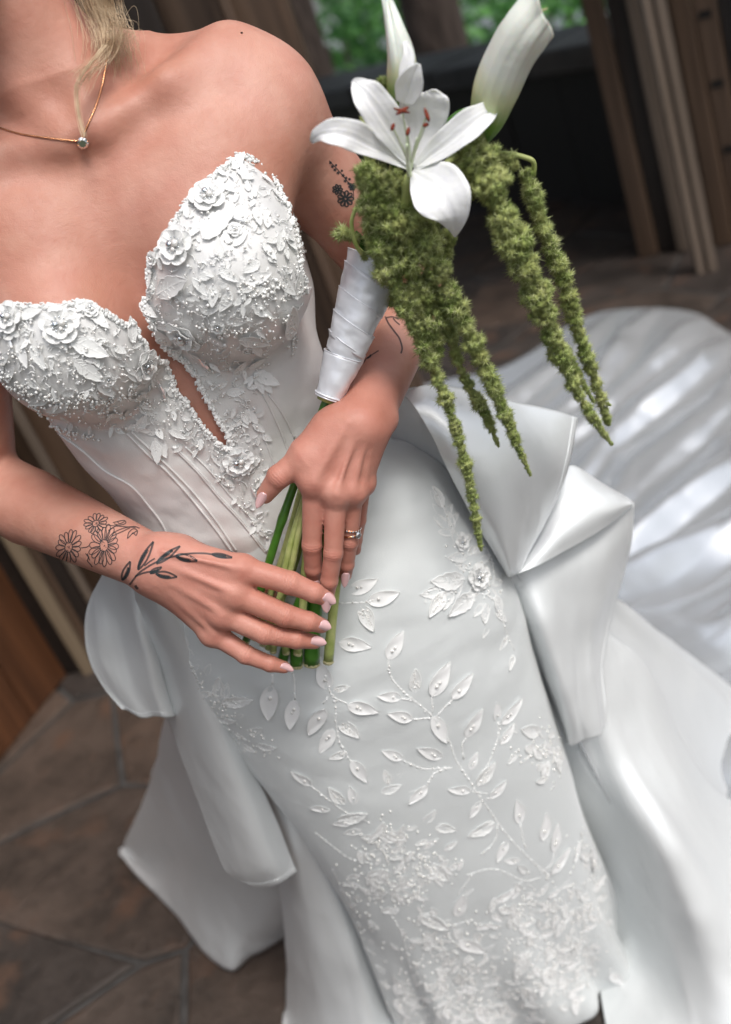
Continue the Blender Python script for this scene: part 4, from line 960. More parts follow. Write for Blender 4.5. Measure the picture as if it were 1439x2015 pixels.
# ================================================================ lace work
def surf_frame(bvh, bx, by, tx, ty, lift=.0012):
    """matrix placing a motif (x: base to tip, z: outwards) on a surface between two pixels"""
    mxp, myp = (bx + tx) / 2, (by + ty) / 2
    c, n_ = hit(bvh, mxp, myp)
    if c is None: return None
    a, _ = hit(bvh, bx, by); b_, _ = hit(bvh, tx, ty)
    if a is None or b_ is None or np.linalg.norm(a - b_) > .075:
        e1, _ = hit(bvh, mxp - (tx - bx) * .1, myp - (ty - by) * .1)
        if e1 is None: return None
        x = (c - e1); L = np.linalg.norm(x) * 10
        if L > .1 or L < .002: return None
    else: x = b_ - a; L = np.linalg.norm(x)
    ref = math.hypot(tx - bx, ty - by) / FPX * ((c[1]) * CP - (c[2] - CAM_H) * SP); L = min(L, 1.35 * ref)
    if n_.dot(np.array([0, 0, CAM_H]) - c) < 0: n_ = -n_
    x = norm(x - n_ * x.dot(n_)); y = np.cross(n_, x); Ly = min(L, ref * 1.05)
    M = np.eye(4); M[:3, 0] = x * L; M[:3, 1] = y * Ly; M[:3, 2] = n_ * Ly * (.75 if bvh is sk_bvh else .42); M[:3, 3] = c + n_ * lift - x * L * .5 - bride_off
    return M
def sphere(c, r, nu=6, nv=8):
    v = []
    for i in range(1, nu):
        a = math.pi * i / nu
        for j in range(nv): b_ = 2 * math.pi * j / nv; v.append((math.sin(a) * math.cos(b_), math.sin(a) * math.sin(b_), math.cos(a)))
    v = [(0, 0, 1)] + v + [(0, 0, -1)]; f = []
    for j in range(nv): f.append((0, 1 + j, 1 + (j + 1) % nv)); f.append((len(v) - 1, 1 + (nu - 2) * nv + (j + 1) % nv, 1 + (nu - 2) * nv + j))
    for i in range(nu - 2):
        for j in range(nv): f.append((1 + i * nv + j, 1 + (i + 1) * nv + j, 1 + (i + 1) * nv + (j + 1) % nv, 1 + i * nv + (j + 1) % nv))
    return np.array(v) * r + np.array(c), f
def mesh_of(acc, name, mats):
    o = acc.build(name, mats=mats); me = o.data; bpy.data.objects.remove(o); return me
def leaf_mesh(kind, w=.46, seed=0):
    r_ = np.random.default_rng(seed); A = Acc(); nu, nv = 13, 9; g = np.zeros((nu, nv, 3))
    for i in range(nu):
        t = i / (nu - 1); hw = w * .5 * (math.sin(math.pi * min(1, t ** .75)) ** .85 + .01) if t < 1 else .004
        for j in range(nv):
            s = (j / (nv - 1) - .5) * 2
            z = .055 * s * s * math.sin(math.pi * t) + .05 * t * t + .012 * math.sin(9 * t + 3 * s + seed) + (.03 if kind != 'lace' else .01)
            yy = hw * s + .05 * math.sin(t * 3 + seed) * t
            if kind == 'lace': z += .018 * math.sin(t * 40 + abs(s) * 6); yy *= 1 + .10 * math.sin(t * 26)
            g[i, j] = (t, yy, z)
    n_ = grid_normals(g); n_ *= np.sign(n_[..., 2:3]); a = (g + n_ * .008).reshape(-1, 3); b_ = (g - n_ * .014).reshape(-1, 3); f1 = grid_faces(nu, nv); m_ = nu * nv
    A.add(np.vstack([a, b_]), [tuple(q) for q in np.vstack([f1, f1[:, ::-1] + m_])])
    rim = np.vstack([g[:, 0], g[-1:, nv // 2], g[::-1, -1]]); rr_ = .010 if kind == 'plain' else .015
    v, f = tube(rim + [0, 0, .006], rr_, 5, False); A.add(v, f, 2)
    if kind != 'plain': v, f = tube(g[:, nv // 2] + [0, 0, .012], np.linspace(.02, .008, nu), 5, False); A.add(v, f, 2)
    if kind == 'plain':
        for k, (t, s) in enumerate(((.30, .02), (.42, -.02)) if seed % 2 else ((.34, .0),)):
            v, f = sphere((t, s, .085), .052 - .01 * k, 7, 9); A.add(v, f, 1)
    if kind == 'beaded':
        for k in range(26):
            t = r_.uniform(.12, .88); s = r_.uniform(-.8, .8) * w * .5 * math.sin(math.pi * t ** .75); v, f = sphere((t, s, .05), r_.uniform(.028, .045), 4, 6); A.add(v, f, 1)
    if kind == 'lace':
        for k in range(1, 7):
            for s in (-1, 1):
                t = k / 7.6; hw = w * .5 * math.sin(math.pi * t ** .75); v, f = tube([(t - .02, 0, .03), (t + .10, s * hw * .85, .045)], .013, 4, False); A.add(v, f, 2)
    return A
def flower_mesh(seed):
    r_ = np.random.default_rng(seed); A = Acc()
    for lay, (R, z0, cup, ph) in enumerate(((1.0, .05, .22, 0), (.72, .16, .36, .6))):
        nr, na = 7, 60; g = np.zeros((nr, na, 3))
        for i in range(nr):
            q = i / (nr - 1)
            for j in range(na):
                a = 2 * math.pi * j / na; lob = abs(math.sin(2.5 * (a + ph))) ** .45; rr_ = R * (.12 + .88 * q) * (1 - .20 * (1 - lob) * q)
                z = z0 + cup * q ** 2 * (.75 + .25 * math.sin(5 * (a + ph) + seed)) + .04 * q * math.sin(11 * a + seed) - .10 * max(0, q - .8)
                g[i, j] = (rr_ * math.cos(a), rr_ * math.sin(a), z)
        f1 = grid_faces(nr, na, True); n_ = nr * na; A.add(np.vstack([g.reshape(-1, 3), (g - [0, 0, .035]).reshape(-1, 3)]), [tuple(q) for q in np.vstack([f1[:, ::-1], f1 + n_])])
        v, f = tube(np.vstack([g[-1], g[-1][:2]]), .020 - .003 * lay, 5, False); A.add(v, f)
        for k in range(20):
            a = 2 * math.pi * k / 20 + lay; lob = abs(math.sin(2.5 * (a + ph))) ** .45
            p1 = np.array([math.cos(a), math.sin(a), 0]) * R * .45 + [0, 0, z0 + cup * .25 + .02]; p2 = np.array([math.cos(a), math.sin(a), 0]) * R * .93 * (1 - .2 * (1 - lob)) + [0, 0, z0 + cup * .88]
            v, f = tube([p1, p2], .012, 3, False); A.add(v, f)
    v, f = sphere((.12, .10, .44), .19, 8, 10); A.add(v, f, 1); v, f = sphere((-.16, -.06, .44), .17, 8, 10); A.add(v, f, 2); v, f = sphere((.14, -.2, .42), .12, 6, 8); A.add(v, f, 1)
    for k in range(11): a = k * .571; v, f = sphere((.36 * math.cos(a), .36 * math.sin(a), .34), .055, 4, 6); A.add(v, f, 2)
    return A
LM = {'p': [mesh_of(leaf_mesh('plain', .46, s), 'smooth leaf', [organza, pearl, lace_rim]) for s in (1, 2, 3, 4)],
      'b': [mesh_of(leaf_mesh('beaded', .50, s), 'beaded leaf', [lace_l, pearl, lace_rim]) for s in (1, 2)],
      'l': [mesh_of(leaf_mesh('lace', .50, s), 'lace leaf', [lace_l, pearl, lace_rim]) for s in (1, 2, 3)]}
FMs = [mesh_of(flower_mesh(s), 'lace flower', [lace_rim, pearl, gem_m]) for s in (1, 2)]
NM = {'p': 'organza_leaf', 'b': 'beaded_leaf', 'l': 'lace_leaf'}
def put_leaf(parent, bvh, b_, t_, kind='p', wf=1.0, lift=.0012, tilt=0.0):
    M = surf_frame(bvh, *b_, *t_, lift)
    if M is None: return False
    M = M.copy(); M[:3, 1] *= wf
    if tilt:
        c_, s_ = math.cos(tilt), math.sin(tilt); L = np.linalg.norm(M[:3, 0]); x, z = M[:3, 0] / L, M[:3, 2] / L
        M[:3, 0] = (x * c_ + z * s_) * L; M[:3, 2] = (z * c_ - x * s_) * L
    instance(NM[kind], LM[kind][rng.integers(len(LM[kind]))], M, parent); return True
def put_flower(parent, bvh, c, R, k=0, ang=0):
    M = surf_frame(bvh, c[0] - 5 * math.cos(ang), c[1] - 5 * math.sin(ang), c[0] + 5 * math.cos(ang), c[1] + 5 * math.sin(ang), .0015)
    if M is None: return
    h_, n_ = hit(bvh, *c); x = norm(M[:3, 0]); y = norm(M[:3, 1]); z = norm(M[:3, 2]); Rm = R / 2150.0
    M[:3, 0] = x * Rm; M[:3, 1] = y * Rm; M[:3, 2] = z * Rm * .75; M[:3, 3] = h_ + z * .0030 - bride_off
    instance('lace_flower', FMs[k % 2], M, parent)
def surf_curve(bvh, pts, lift=.001, step=4.0):
    pts = np.array(pts, float); n = max(4, int(np.sum(np.hypot(*np.diff(pts, axis=0).T)) / step)); out_ = []
    for p in catmull(pts, n):
        h_, n_ = hit(bvh, *p)
        if h_ is None: continue
        if out_ and np.linalg.norm(h_ - out_[-1]) > .03: break
        if n_.dot(np.array([0, 0, CAM_H]) - h_) < 0: n_ = -n_
        out_.append(h_ + n_ * lift)
    return np.array(out_)
K = lambda x, y: (500 + x / 1.799, 1130 + y / 1.799)
sk_leaves = '''335 62 435 12 p|400 95 515 62 p|375 110 425 195 b|300 240 415 250 p|475 300 522 195 p|570 415 565 330 b|628 430 685 305 p|700 440 765 345 p|520 435 435 425 p|560 510 470 490 p|630 500 685 590 p|265 405 222 302 p|280 410 338 390 b|330 460 440 480 p|250 470 190 565 p|300 520 375 570 b|277 540 235 630 p|325 625 265 650 b|345 655 405 730 p|65 385 48 515 p|145 440 130 545 p|205 745 135 690 p|525 650 450 622 p|665 645 575 612 p|750 575 800 470 p|875 530 940 435 p|862 520 850 450 p|765 690 785 625 p|790 745 845 660 b|610 745 548 810 p|765 765 685 755 p|835 790 890 725 p|800 800 760 860 p|940 880 925 790 p|850 875 755 925 l|890 940 860 1015 p|940 1010 880 1010 p|270 830 198 820 p|360 810 335 745 p|320 810 262 750 b|350 870 280 880 p|1020 940 1030 840 p|1060 980 1065 880 p|1050 1060 1110 960 p|1130 1020 1145 940 p|870 600 915 525 p|720 1215 735 1120 p|740 1130 775 1110 p|850 1160 920 1110 p|1160 1470 1245 1510 p|1130 1480 1140 1560 p|880 1480 930 1490 p|940 1560 1030 1570 p|650 1570 680 1510 l|700 1480 770 1450 l|780 1520 830 1590 p|500 1500 560 1570 p|530 1420 500 1500 p|440 1290 400 1300 p|620 1020 690 1080 l|600 960 650 930 p|690 1040 740 1010 p|450 770 520 740 l|480 740 460 690 b|500 720 525 700 b|540 780 590 760 l|380 900 320 915 l|300 870 400 840 l|640 890 715 900 l|600 880 640 830 l|590 1200 690 1250 l|660 1260 600 1330 l|720 1290 820 1330 p|760 1240 780 1220 l|930 1260 900 1180 l|840 1190 880 1230 p|1020 560 930 550 l|1030 600 985 640 l|1040 660 1010 740 l|1060 620 1080 700 l|900 520 930 560 l|1160 1260 1210 1230 p|1240 1290 1300 1240 p|1190 1120 1240 1060 p|1210 1060 1180 960 p|1250 1400 1320 1450 p|960 1340 930 1430 l|1000 1400 1090 1450 l|870 1400 830 1440 l|1080 1240 1130 1180 l|1150 1330 1210 1400 l'''
for it in sk_leaves.split('|'):
    a, b_, c, d, k = it.split(); put_leaf(skirt, sk_bvh, K(float(a), float(b_)), K(float(c), float(d)), k)
KR = lambda x, y: (780 + x / 2.1836, 500 + y / 2.1836)
for it in '195 1090 155 1000 l|215 1170 150 1115 l|240 1185 215 1105 l|240 1195 175 1195 l|300 1300 215 1310 l|290 1395 145 1410 l|190 1440 100 1465 l|200 1450 140 1560 b|235 1440 200 1530 l|240 1480 275 1400 l|330 1460 220 1555 l|290 1470 330 1500 b|380 1500 378 1590 l|390 1600 368 1650 b|300 1210 240 1260 l|330 1330 280 1350 l|400 1360 330 1390 l|420 1470 450 1560 l|350 1230 300 1190 l|380 1440 440 1490 l|300 1290 350 1250 b|250 1215 290 1195 b|170 1060 140 1020 l|205 1130 235 1070 l|185 1110 150 1075 l|225 1160 262 1110 l|262 1240 230 1180 l|270 1260 320 1200 l|330 1290 370 1230 l|310 1350 250 1340 b|350 1330 400 1290 l|370 1500 330 1560 l|360 1420 300 1480 l|400 1420 460 1400 l|420 1530 470 1580 b|470 1640 440 1700 b|500 1720 480 1790 b|160 1440 120 1500 l|260 1420 220 1380 l'.split('|'):
    a, b_, c, d, k = it.split(); put_leaf(skirt, sk_bvh, KR(float(a), float(b_)), KR(float(c), float(d)), k)
put_flower(skirt, sk_bvh, KR(345, 1385), 34, 0); put_flower(skirt, sk_bvh, KR(275, 1235), 22, 1)
KL = lambda x, y: (x / 2.277, 1130 + y / 2.277)
for it in '845 320 810 245 l|870 380 830 310 l|925 450 945 395 l|1000 575 1130 550 l|980 560 985 450 l|1010 560 1020 480 l|1110 710 1180 680 l|1150 765 1238 770 l|1050 700 1110 735 b|880 470 850 420 b|960 640 1060 650 l|900 540 960 520 b|860 430 900 400 l|1050 640 1095 620 l|1090 760 1150 790 b'.split('|'):
    a, b_, c, d, k = it.split(); put_leaf(skirt, sk_bvh, KL(float(a), float(b_)), KL(float(c), float(d)), k)
VA = Acc(); PA = Acc()
def vine(pts, r_=.0014):
    c = surf_curve(sk_bvh, pts, .0012, 3.5)
    if len(c) < 4: return
    v, f = tube(c, r_ * (1 + .25 * np.sin(np.arange(len(c)) * 2.2)), 5); VA.add(v, f)
    for i in range(2, len(c) - 1, 3): v, f = sphere(c[i] + rng.normal(0, .0006, 3) + [0, -.0008, 0], rng.uniform(.0009, .0014), 4, 6); (PA if i % 2 else VA).add(v, f)
for pts in ([(475, 300), (480, 350), (510, 395), (560, 440), (630, 500), (690, 590), (710, 650), (750, 710), (790, 775), (830, 830), (870, 890), (930, 960), (1000, 1030)], [(560, 445), (520, 437)], [(628, 430), (630, 490)], [(700, 440), (645, 500)], [(560, 510), (625, 505)], [(525, 655), (600, 685), (690, 680)],
            [(740, 650), (735, 600), (750, 575)], [(860, 520), (865, 560), (850, 610), (835, 650), (800, 720)], [(900, 560), (870, 600)], [(610, 745), (640, 700), (700, 680)], [(250, 340), (265, 405), (285, 440), (290, 520), (300, 580), (330, 640), (370, 690)], [(330, 455), (275, 430)], [(245, 455), (260, 430)],
            [(205, 745), (260, 790), (330, 840), (400, 870)], [(65, 385), (65, 350)], [(145, 440), (140, 360), (130, 340)], [(300, 100), (360, 100), (400, 95), (430, 85)], [(220, 910), (270, 950), (340, 1000), (420, 1020)], [(860, 880), (850, 940), (800, 990)], [(1000, 1030), (1050, 1060), (1100, 1010)],
            [(750, 1060), (850, 1040), (950, 1080), (1010, 1070)], [(770, 765), (830, 775)], [(330, 630), (310, 640)], [(820, 790), (835, 790)], [(940, 880), (950, 940), (960, 970)], [(1060, 980), (1050, 1020), (1010, 1060)], [(720, 1130), (770, 1060)], [(660, 1240), (700, 1290), (760, 1330)], [(930, 1490), (1050, 1460), (1130, 1480)],
            [(280, 1040), (320, 1120), (380, 1250)], [(600, 1230), (680, 1240), (770, 1220)], [(850, 1170), (950, 1080)], [(470, 1180), (520, 1260), (560, 1400)]): vine([K(*p) for p in pts])
for pts in ([(150, 1000), (190, 1070), (220, 1140), (250, 1200)], [(120, 1450), (200, 1430), (290, 1400)], [(430, 1480), (460, 1600), (500, 1700)], [(360, 1230), (400, 1300), (420, 1400)]): vine([KR(*p) for p in pts])
for pts in ([(830, 500), (880, 570), (960, 640), (1050, 700)], [(800, 260), (850, 380), (890, 460)]): vine([KL(*p) for p in pts])
# crowded lace near the lower half of the skirt
clusters = [(470, 950, 110, 70, 34), (590, 1040, 110, 60, 26), (520, 1130, 90, 50, 18), (1010, 1160, 130, 90, 30), (1060, 1330, 130, 110, 42), (660, 1420, 140, 120, 36), (900, 1540, 180, 70, 26), (1040, 640, 45, 90, 14), (1200, 1200, 60, 150, 18), (540, 1520, 80, 110, 24), (760, 1540, 120, 60, 24), (1000, 1450, 150, 60, 22), (1150, 1350, 70, 110, 22), (420, 1080, 60, 60, 12), (640, 1260, 90, 70, 14), (380, 1300, 50, 120, 10), (1180, 950, 50, 120, 10), (840, 1250, 120, 80, 14), (330, 1180, 60, 90, 12), (780, 1400, 90, 70, 14), (980, 620, 60, 60, 8)]
nl = 0
SKX = Acc()
for cx_, cy_, sx_, sy_, n in clusters:
    for i in range(n):
        x, y = cx_ + rng.normal() * sx_ * .55, cy_ + rng.normal() * sy_ * .55; a = rng.uniform(0, 6.28); L = rng.uniform(28, 62)
        k = rng.choice(['l', 'l', 'b', 'p']); ok = put_leaf(skirt, sk_bvh, K(x, y), K(x + math.cos(a) * L, y + math.sin(a) * L), k, rng.uniform(.8, 1.2), rng.uniform(.001, .003))
    for i in range(n * 3):
        x, y = K(cx_ + rng.normal() * sx_ * .6, cy_ + rng.normal() * sy_ * .6); h_, n_ = hit(sk_bvh, x, y)
        if h_ is not None: v, f = sphere(h_ + n_ * np.sign(n_.dot([0, -1, .5])) * .002, rng.uniform(.0011, .0019), 5, 7); PA.add(v, f)
for x, y, s_, n in ((345, 1385, 45, 40), (400, 1440, 35, 26), (260, 1240, 30, 16), (210, 1460, 25, 12)):
    for i in range(n):
        h_, n_ = hit(sk_bvh, *KR(x + rng.normal() * s_, y + rng.normal() * s_))
        if h_ is not None: v, f = sphere(h_ + [0, -.0025, .001], rng.uniform(.001, .0016), 4, 6); (PA if i % 2 else VA).add(v, f)
for x, y, s_, n in ((870, 480, 22, 26), (960, 580, 45, 50), (1010, 640, 30, 26), (1080, 740, 35, 26), (1180, 780, 28, 16)):
    for i in range(n):
        h_, n_ = hit(sk_bvh, *KL(x + rng.normal() * s_, y + rng.normal() * s_))
        if h_ is not None: v, f = sphere(h_ + [0, -.002, .001], rng.uniform(.0012, .0019), 5, 7); PA.add(v, f)
# frayed lace edging down both sides of the skirt
for pts in ([(345, 1235), (420, 1370), (490, 1470), (545, 1545), (600, 1625), (655, 1705), (700, 1800), (745, 1905), (790, 2000)], [(1000, 1160), (1040, 1290), (1085, 1430), (1125, 1540), (1180, 1650), (1215, 1760), (1240, 1880), (1255, 1960)]):
    c2 = catmull(np.array(pts, float), 130)
    for i, p in enumerate(c2):
        for q in range(3):
            x, y = p + rng.normal(0, 5, 2); a = rng.uniform(0, 6.28)
            cv = surf_curve(sk_bvh, [(x, y), (x + 9 * math.cos(a), y + 9 * math.sin(a)), (x + 14 * math.cos(a + .9), y + 14 * math.sin(a + .9))], .0014, 4)
            if len(cv) > 3: v, f = tube(cv, .0007, 4, False); VA.add(v, f)
tag(bobj('vine_embroidery', np.concatenate(VA.v), VA.f, lace_w, skirt), kind='stuff'); tag(bobj('pearl_beads', np.concatenate(PA.v), PA.f, pearl, skirt), kind='stuff')

# ---- bodice lace
for c, R, k in (((410, 390), 34, 0), ((351, 485), 38, 1), ((364, 656), 38, 0), ((22, 626), 30, 1), ((118, 640), 36, 0), ((280, 718), 35, 1), ((468, 905), 34, 0), ((176, 610), 16, 1), ((305, 510), 15, 0), ((462, 455), 14, 1), ((210, 745), 16, 0), ((430, 640), 16, 1)):
    put_flower(bodice, bod_bvh, c, R, k, rng.uniform(0, 3))
Kb = lambda x, y: (x / 4.3606, 560 + y / 4.3606)
Kc = lambda x, y: (260 + x / 3.997, 290 + y / 3.997)
Kd = lambda x, y: (300 + x / 4.38, 660 + y / 4.38)
for fn, txt in ((Kb, '640 200 760 130 p|740 200 980 420 l|1130 500 1090 215 l|1230 560 1200 330 p|1390 590 1290 310 p|600 470 1000 660 l|640 650 960 850 l|160 500 290 760 p|270 520 440 780 l|400 1080 650 990 p|530 960 660 870 l|830 850 990 920 l|950 1040 1000 930 b|840 1010 910 960 b|1280 940 1100 980 l|900 1110 1100 1080 l|1180 1260 1240 1080 l|60 830 140 670 p|0 700 120 560 l|180 290 440 210 l|430 420 620 600 l|700 500 950 600 l|100 300 60 480 l|1040 640 900 500 l|220 800 420 900 b|420 960 240 1020 b|1180 1040 1370 1120 b'),
                (Kc, '60 1220 230 1370 l|100 1530 60 1380 p|300 1560 150 1370 p|620 280 640 170 p|440 560 440 430 l|790 180 880 50 p|1000 130 1085 130 p|700 300 830 380 p|140 920 170 1160 l|200 1160 560 1010 l|560 720 880 440 l|700 880 680 660 l|760 760 720 640 p|800 780 910 650 p|1060 640 1030 480 p|900 300 830 130 p|880 1060 1150 980 p|900 1160 1050 1090 b|1160 1050 1270 1160 b|1240 1530 1200 1120 b|1290 1200 1290 900 b|940 1240 1140 1330 l|740 1370 910 1350 b|600 1480 760 1560 p|840 1510 1150 1520 l|930 1530 1050 1620 l|1150 820 1180 600 l|1000 900 860 1000 l|680 960 880 1080 l|340 1100 480 1280 l|480 1020 640 1200 l|560 1300 720 1200 b|1200 700 1280 820 b|1100 330 1180 450 b|1010 220 1100 300 b|400 700 560 640 l|960 480 1010 640 l|640 1080 660 1260 b|780 1130 700 1300 b|1020 760 1130 900 l'),
                (Kd, '830 280 970 180 l|870 330 1130 450 l|880 360 960 540 l|900 360 1060 530 l|20 880 170 1000 l|20 900 80 1140 l|60 900 150 1080 l|560 100 660 60 p|640 500 830 460 l|800 640 920 760 l|860 760 980 820 l|140 810 330 900 l|520 980 600 1130 l|900 1040 820 1180 b|600 1240 720 1300 b|780 1480 860 1420 l|930 1200 1000 1330 l|700 340 800 200 b|480 640 350 560 l|560 860 420 760 l|640 900 560 780 l|930 1620 900 1700 l')):
    for it in txt.split('|'):
        a, b_, c, d, k = it.split(); a, b_, c, d = float(a), float(b_), float(c), float(d); q_ = .80 if math.hypot(c - a, d - b_) > 190 else .95; put_leaf(bodice, bod_bvh, fn(a, b_), fn(a + (c - a) * q_, b_ + (d - b_) * q_), k, rng.uniform(.75, 1.0), .0014, rng.uniform(0, .10))
CUPL = [(-60, 650), (0, 610), (90, 610), (175, 605), (240, 650), (300, 708), (343, 770), (398, 845), (446, 892), (500, 985), (548, 1080), (505, 1045), (450, 965), (395, 905), (330, 862), (268, 840), (200, 850), (140, 842), (60, 775), (0, 728), (-60, 690)]
CUPR = [(478, 308), (528, 335), (560, 400), (585, 470), (588, 560), (572, 650), (530, 690), (535, 760), (505, 740), (500, 800), (518, 850), (520, 920), (528, 1000), (545, 1060), (490, 950), (452, 872), (405, 785), (355, 708), (305, 650), (282, 600), (303, 568), (296, 540), (305, 505), (335, 458), (380, 385), (425, 345)]
EA = Acc(); QA = Acc(); nlace = 0
for poly, n1, n2, n3 in ((CUPL, 130, 240, 520), (CUPR, 135, 280, 620)):
    pl = np.array(poly); lo_, hi_ = pl.min(0), pl.max(0)
    def samp(n):
        q = rng.uniform(lo_, hi_, (n * 8, 2)); q = q[in_poly(q, poly)]; return q[:n]
    for x, y in samp(n1):
        a = rng.uniform(0, 6.28); L = rng.uniform(12, 26); smooth_zone = (abs(x - 60) < 60 and abs(y - 715) < 40) or (abs(x - 455) < 50 and abs(y - 480) < 60)
        if smooth_zone and rng.uniform() < .75: continue
        put_leaf(bodice, bod_bvh, (x, y), (x + math.cos(a) * L, y + math.sin(a) * L), rng.choice(['l', 'b', 'p'], p=[.6, .32, .08]), rng.uniform(.7, 1.2), rng.uniform(.001, .003), rng.uniform(0, .2))
    for x, y in samp(n2):
        a = rng.uniform(0, 6.28); L = rng.uniform(5, 12); b2 = a + rng.choice([-1, 1]) * rng.uniform(.6, 1.3)
        cv = surf_curve(bod_bvh, [(x, y), (x + L * math.cos(a), y + L * math.sin(a)), (x + L * math.cos(a) + L * .8 * math.cos(b2), y + L * math.sin(a) + L * .8 * math.sin(b2))], rng.uniform(.0006, .0022), 2.6)
        if len(cv) > 3: v, f = tube(cv, rng.uniform(.0004, .0007), 5, False); EA.add(v, f)
    for x, y in samp(n3):
        low_ = (y - 560) + x * .1 > 130 or (x > 300 and y > 540) or (x > 540)
        if not low_ and rng.uniform() < .55: continue
        h_, n_ = hit(bod_bvh, x, y)
        if h_ is None: continue
        v, f = sphere(h_ + n_ * rng.uniform(.002, .0045), rng.choice([.0007, .0010, .0015], p=[.5, .37, .13]), 5, 7); (QA if rng.uniform() < .6 else EA).add(v, f)
# scalloped cord along the neckline and the plunge
edge_px = catmull(np.array(NECK[1:43], float), 900)
last = None
for i, p in enumerate(edge_px):
    q = p + np.array([1.5 * math.sin(i * .35), 1.5 * math.cos(i * .35)]); best = None
    for d_ in ((0, 0), (0, 4), (3, 3), (-3, 3), (4, 0), (-4, 0), (0, 8), (6, 4), (-6, 4), (8, 0), (-8, 0)):
        h_, n_ = hit(bod_bvh, q[0] + d_[0], q[1] + d_[1])
        if h_ is not None and h_[1] < 1.06: best = h_ + n_ * .001; break
    if best is None: continue
    v, f = sphere(best + rng.normal(0, .0006, 3), rng.uniform(.0014, .0024), 5, 7); EA.add(v, f)
    if i % 2 == 0:
        a = rng.uniform(0, 6.28); pts = best + np.array([[0, 0, 0], [math.cos(a) * .003, -.001, math.sin(a) * .003], [math.cos(a + .9) * .0036, -.0005, math.sin(a + .9) * .0036]]); v, f = tube(catmull(pts, 5), .0008, 4, False); EA.add(v, f)
# rows of small pearls: under the left cup, down the right side
for pts, n, s_ in (([(0, 735), (60, 790), (120, 845), (190, 860)], 90, 4), ([(35, 755), (80, 775), (120, 790), (180, 800), (250, 815)], 60, 5), ([(535, 345), (560, 390), (582, 450), (590, 520), (592, 580)], 120, 3), ([(560, 620), (572, 650), (576, 690)], 40, 4), ([(395, 640), (420, 650), (450, 655), (500, 640)], 26, 4), ([(150, 770), (200, 790), (240, 775), (290, 790)], 40, 6), ([(470, 560), (520, 575), (560, 560)], 50, 8)):
    for p in catmull(np.array(pts, float), n):
        h_, n_ = hit(bod_bvh, *(p + rng.normal(0, s_, 2)))
        if h_ is not None: v, f = sphere(h_ + n_ * .0022, rng.uniform(.0011, .0018), 5, 7); (QA if rng.uniform() < .7 else EA).add(v, f)
# hanging crystal drops
for a, b_ in (((442, 425), (484, 440)), ((392, 700), (418, 728)), ((305, 745), (325, 785)), ((490, 950), (512, 985)), ((22, 660), (30, 700))):
    h1, n1_ = hit(bod_bvh, *a); h2, n2_ = hit(bod_bvh, *b_)
    if h1 is None or h2 is None: continue
    t = np.linspace(0, 1, 7)[:, None]; v, f = tube(h1 + (h2 - h1) * t + n1_ * .003, [.0004, .0006, .0014, .0019, .0021, .0016, .0004], 6); bobj('crystal_drop', v, f, crystal, bodice, smooth=False)
    v, f = sphere(h2 + n2_ * .003, .0016, 6, 8); QA.add(v, f)
tag(bobj('lace_embroidery', np.concatenate(EA.v), EA.f, lace_w, bodice), kind='stuff'); tag(bobj('pearl_beads', np.concatenate(QA.v), QA.f, pearl, bodice), kind='stuff')
# boning seams and the front placket
def seam_on(bvh, pts, r_, name='boning_seam', m=corset_m, lift=.0006):
    c = surf_curve(bvh, pts, lift, 4)
    if len(c) > 4: v, f = tube(c, r_, 6); bobj(name, v, f, m, bodice)
Ke = lambda x, y: (x / 2.321, 560 + y / 2.321)
for pts in ([(270, 680), (380, 760), (480, 850), (600, 920), (680, 1010), (740, 1090), (775, 1170)], [(580, 680), (680, 780), (760, 850), (860, 960), (950, 1070), (1060, 1220)], [(600, 670), (700, 765), (785, 845), (880, 945), (970, 1055), (1080, 1215)], [(1200, 500), (1250, 600), (1300, 720), (1350, 860)], [(1225, 500), (1290, 590), (1345, 700)], [(1392, 100), (1410, 200), (1440, 330), (1470, 480)], [(1160, 560), (1200, 680), (1240, 790), (1275, 900)]):
    seam_on(bod_bvh, [Ke(*p) for p in pts], .0011)
for off in (0, 8, 58): seam_on(bod_bvh, [Ke(790 + off, 740), Ke(900 + off, 850), Ke(1000 + off, 970), Ke(1100 + off, 1080), Ke(1215 + off, 1225)], .0013 if off != 58 else .0009)
# ================================================================ the bouquet
bo_o = np.array(P(655, 780, .935))
bq = tag(empty('bouquet', tuple(bo_o)), 'cascading bouquet of white lily, callas and hanging green amaranthus bound with white satin ribbon', 'bouquet')
def qobj(name, v, f, m=None, parent=None, **kw): return mesh_obj(name, np.asarray(v) - bo_o, f, m, parent or bq, **kw)
# stems
def stem(pts, r0, r1, m, seg=10, node=False):
    pp = catmull(np.array([P(*p) for p in pts]), 26); rad = np.linspace(r0, r1, 26)
    if node:
        for k in (7, 12, 18): rad[k] *= 1.16
    rad = rad * (1 + .03 * np.sin(np.arange(26) * 1.7 + pts[0][0])); v, f = tube(pp, rad, seg); o = qobj('stem', v, f, m)
    d = norm(pp[-1] - pp[-2]); v, f = tube([pp[-1] - d * .0022, pp[-1] - d * .0004, pp[-1] + d * .0012, pp[-1] + d * .0006], [r1 * 1.0, r1 * 1.07, r1 * 1.02, r1 * .6], seg)
    v = np.array(v) + rng.normal(0, .00022, (len(v), 3)); qobj('cut_end', v, f, stem_cut, o, smooth=False); return o
X = lambda x, y: (460 + x / 3.358, 740 + y / 3.358)
def sx(pts, Y): return [(*X(*p), y) for p, y in zip(pts, Y)]
stem([(648, 775, .935), (612, 870, .93), (581, 950, .928), (553, 1030, .925), (527, 1115, .925), (505, 1190, .93), (484, 1262, .935)], .0042, .0040, stem_dark, node=True)
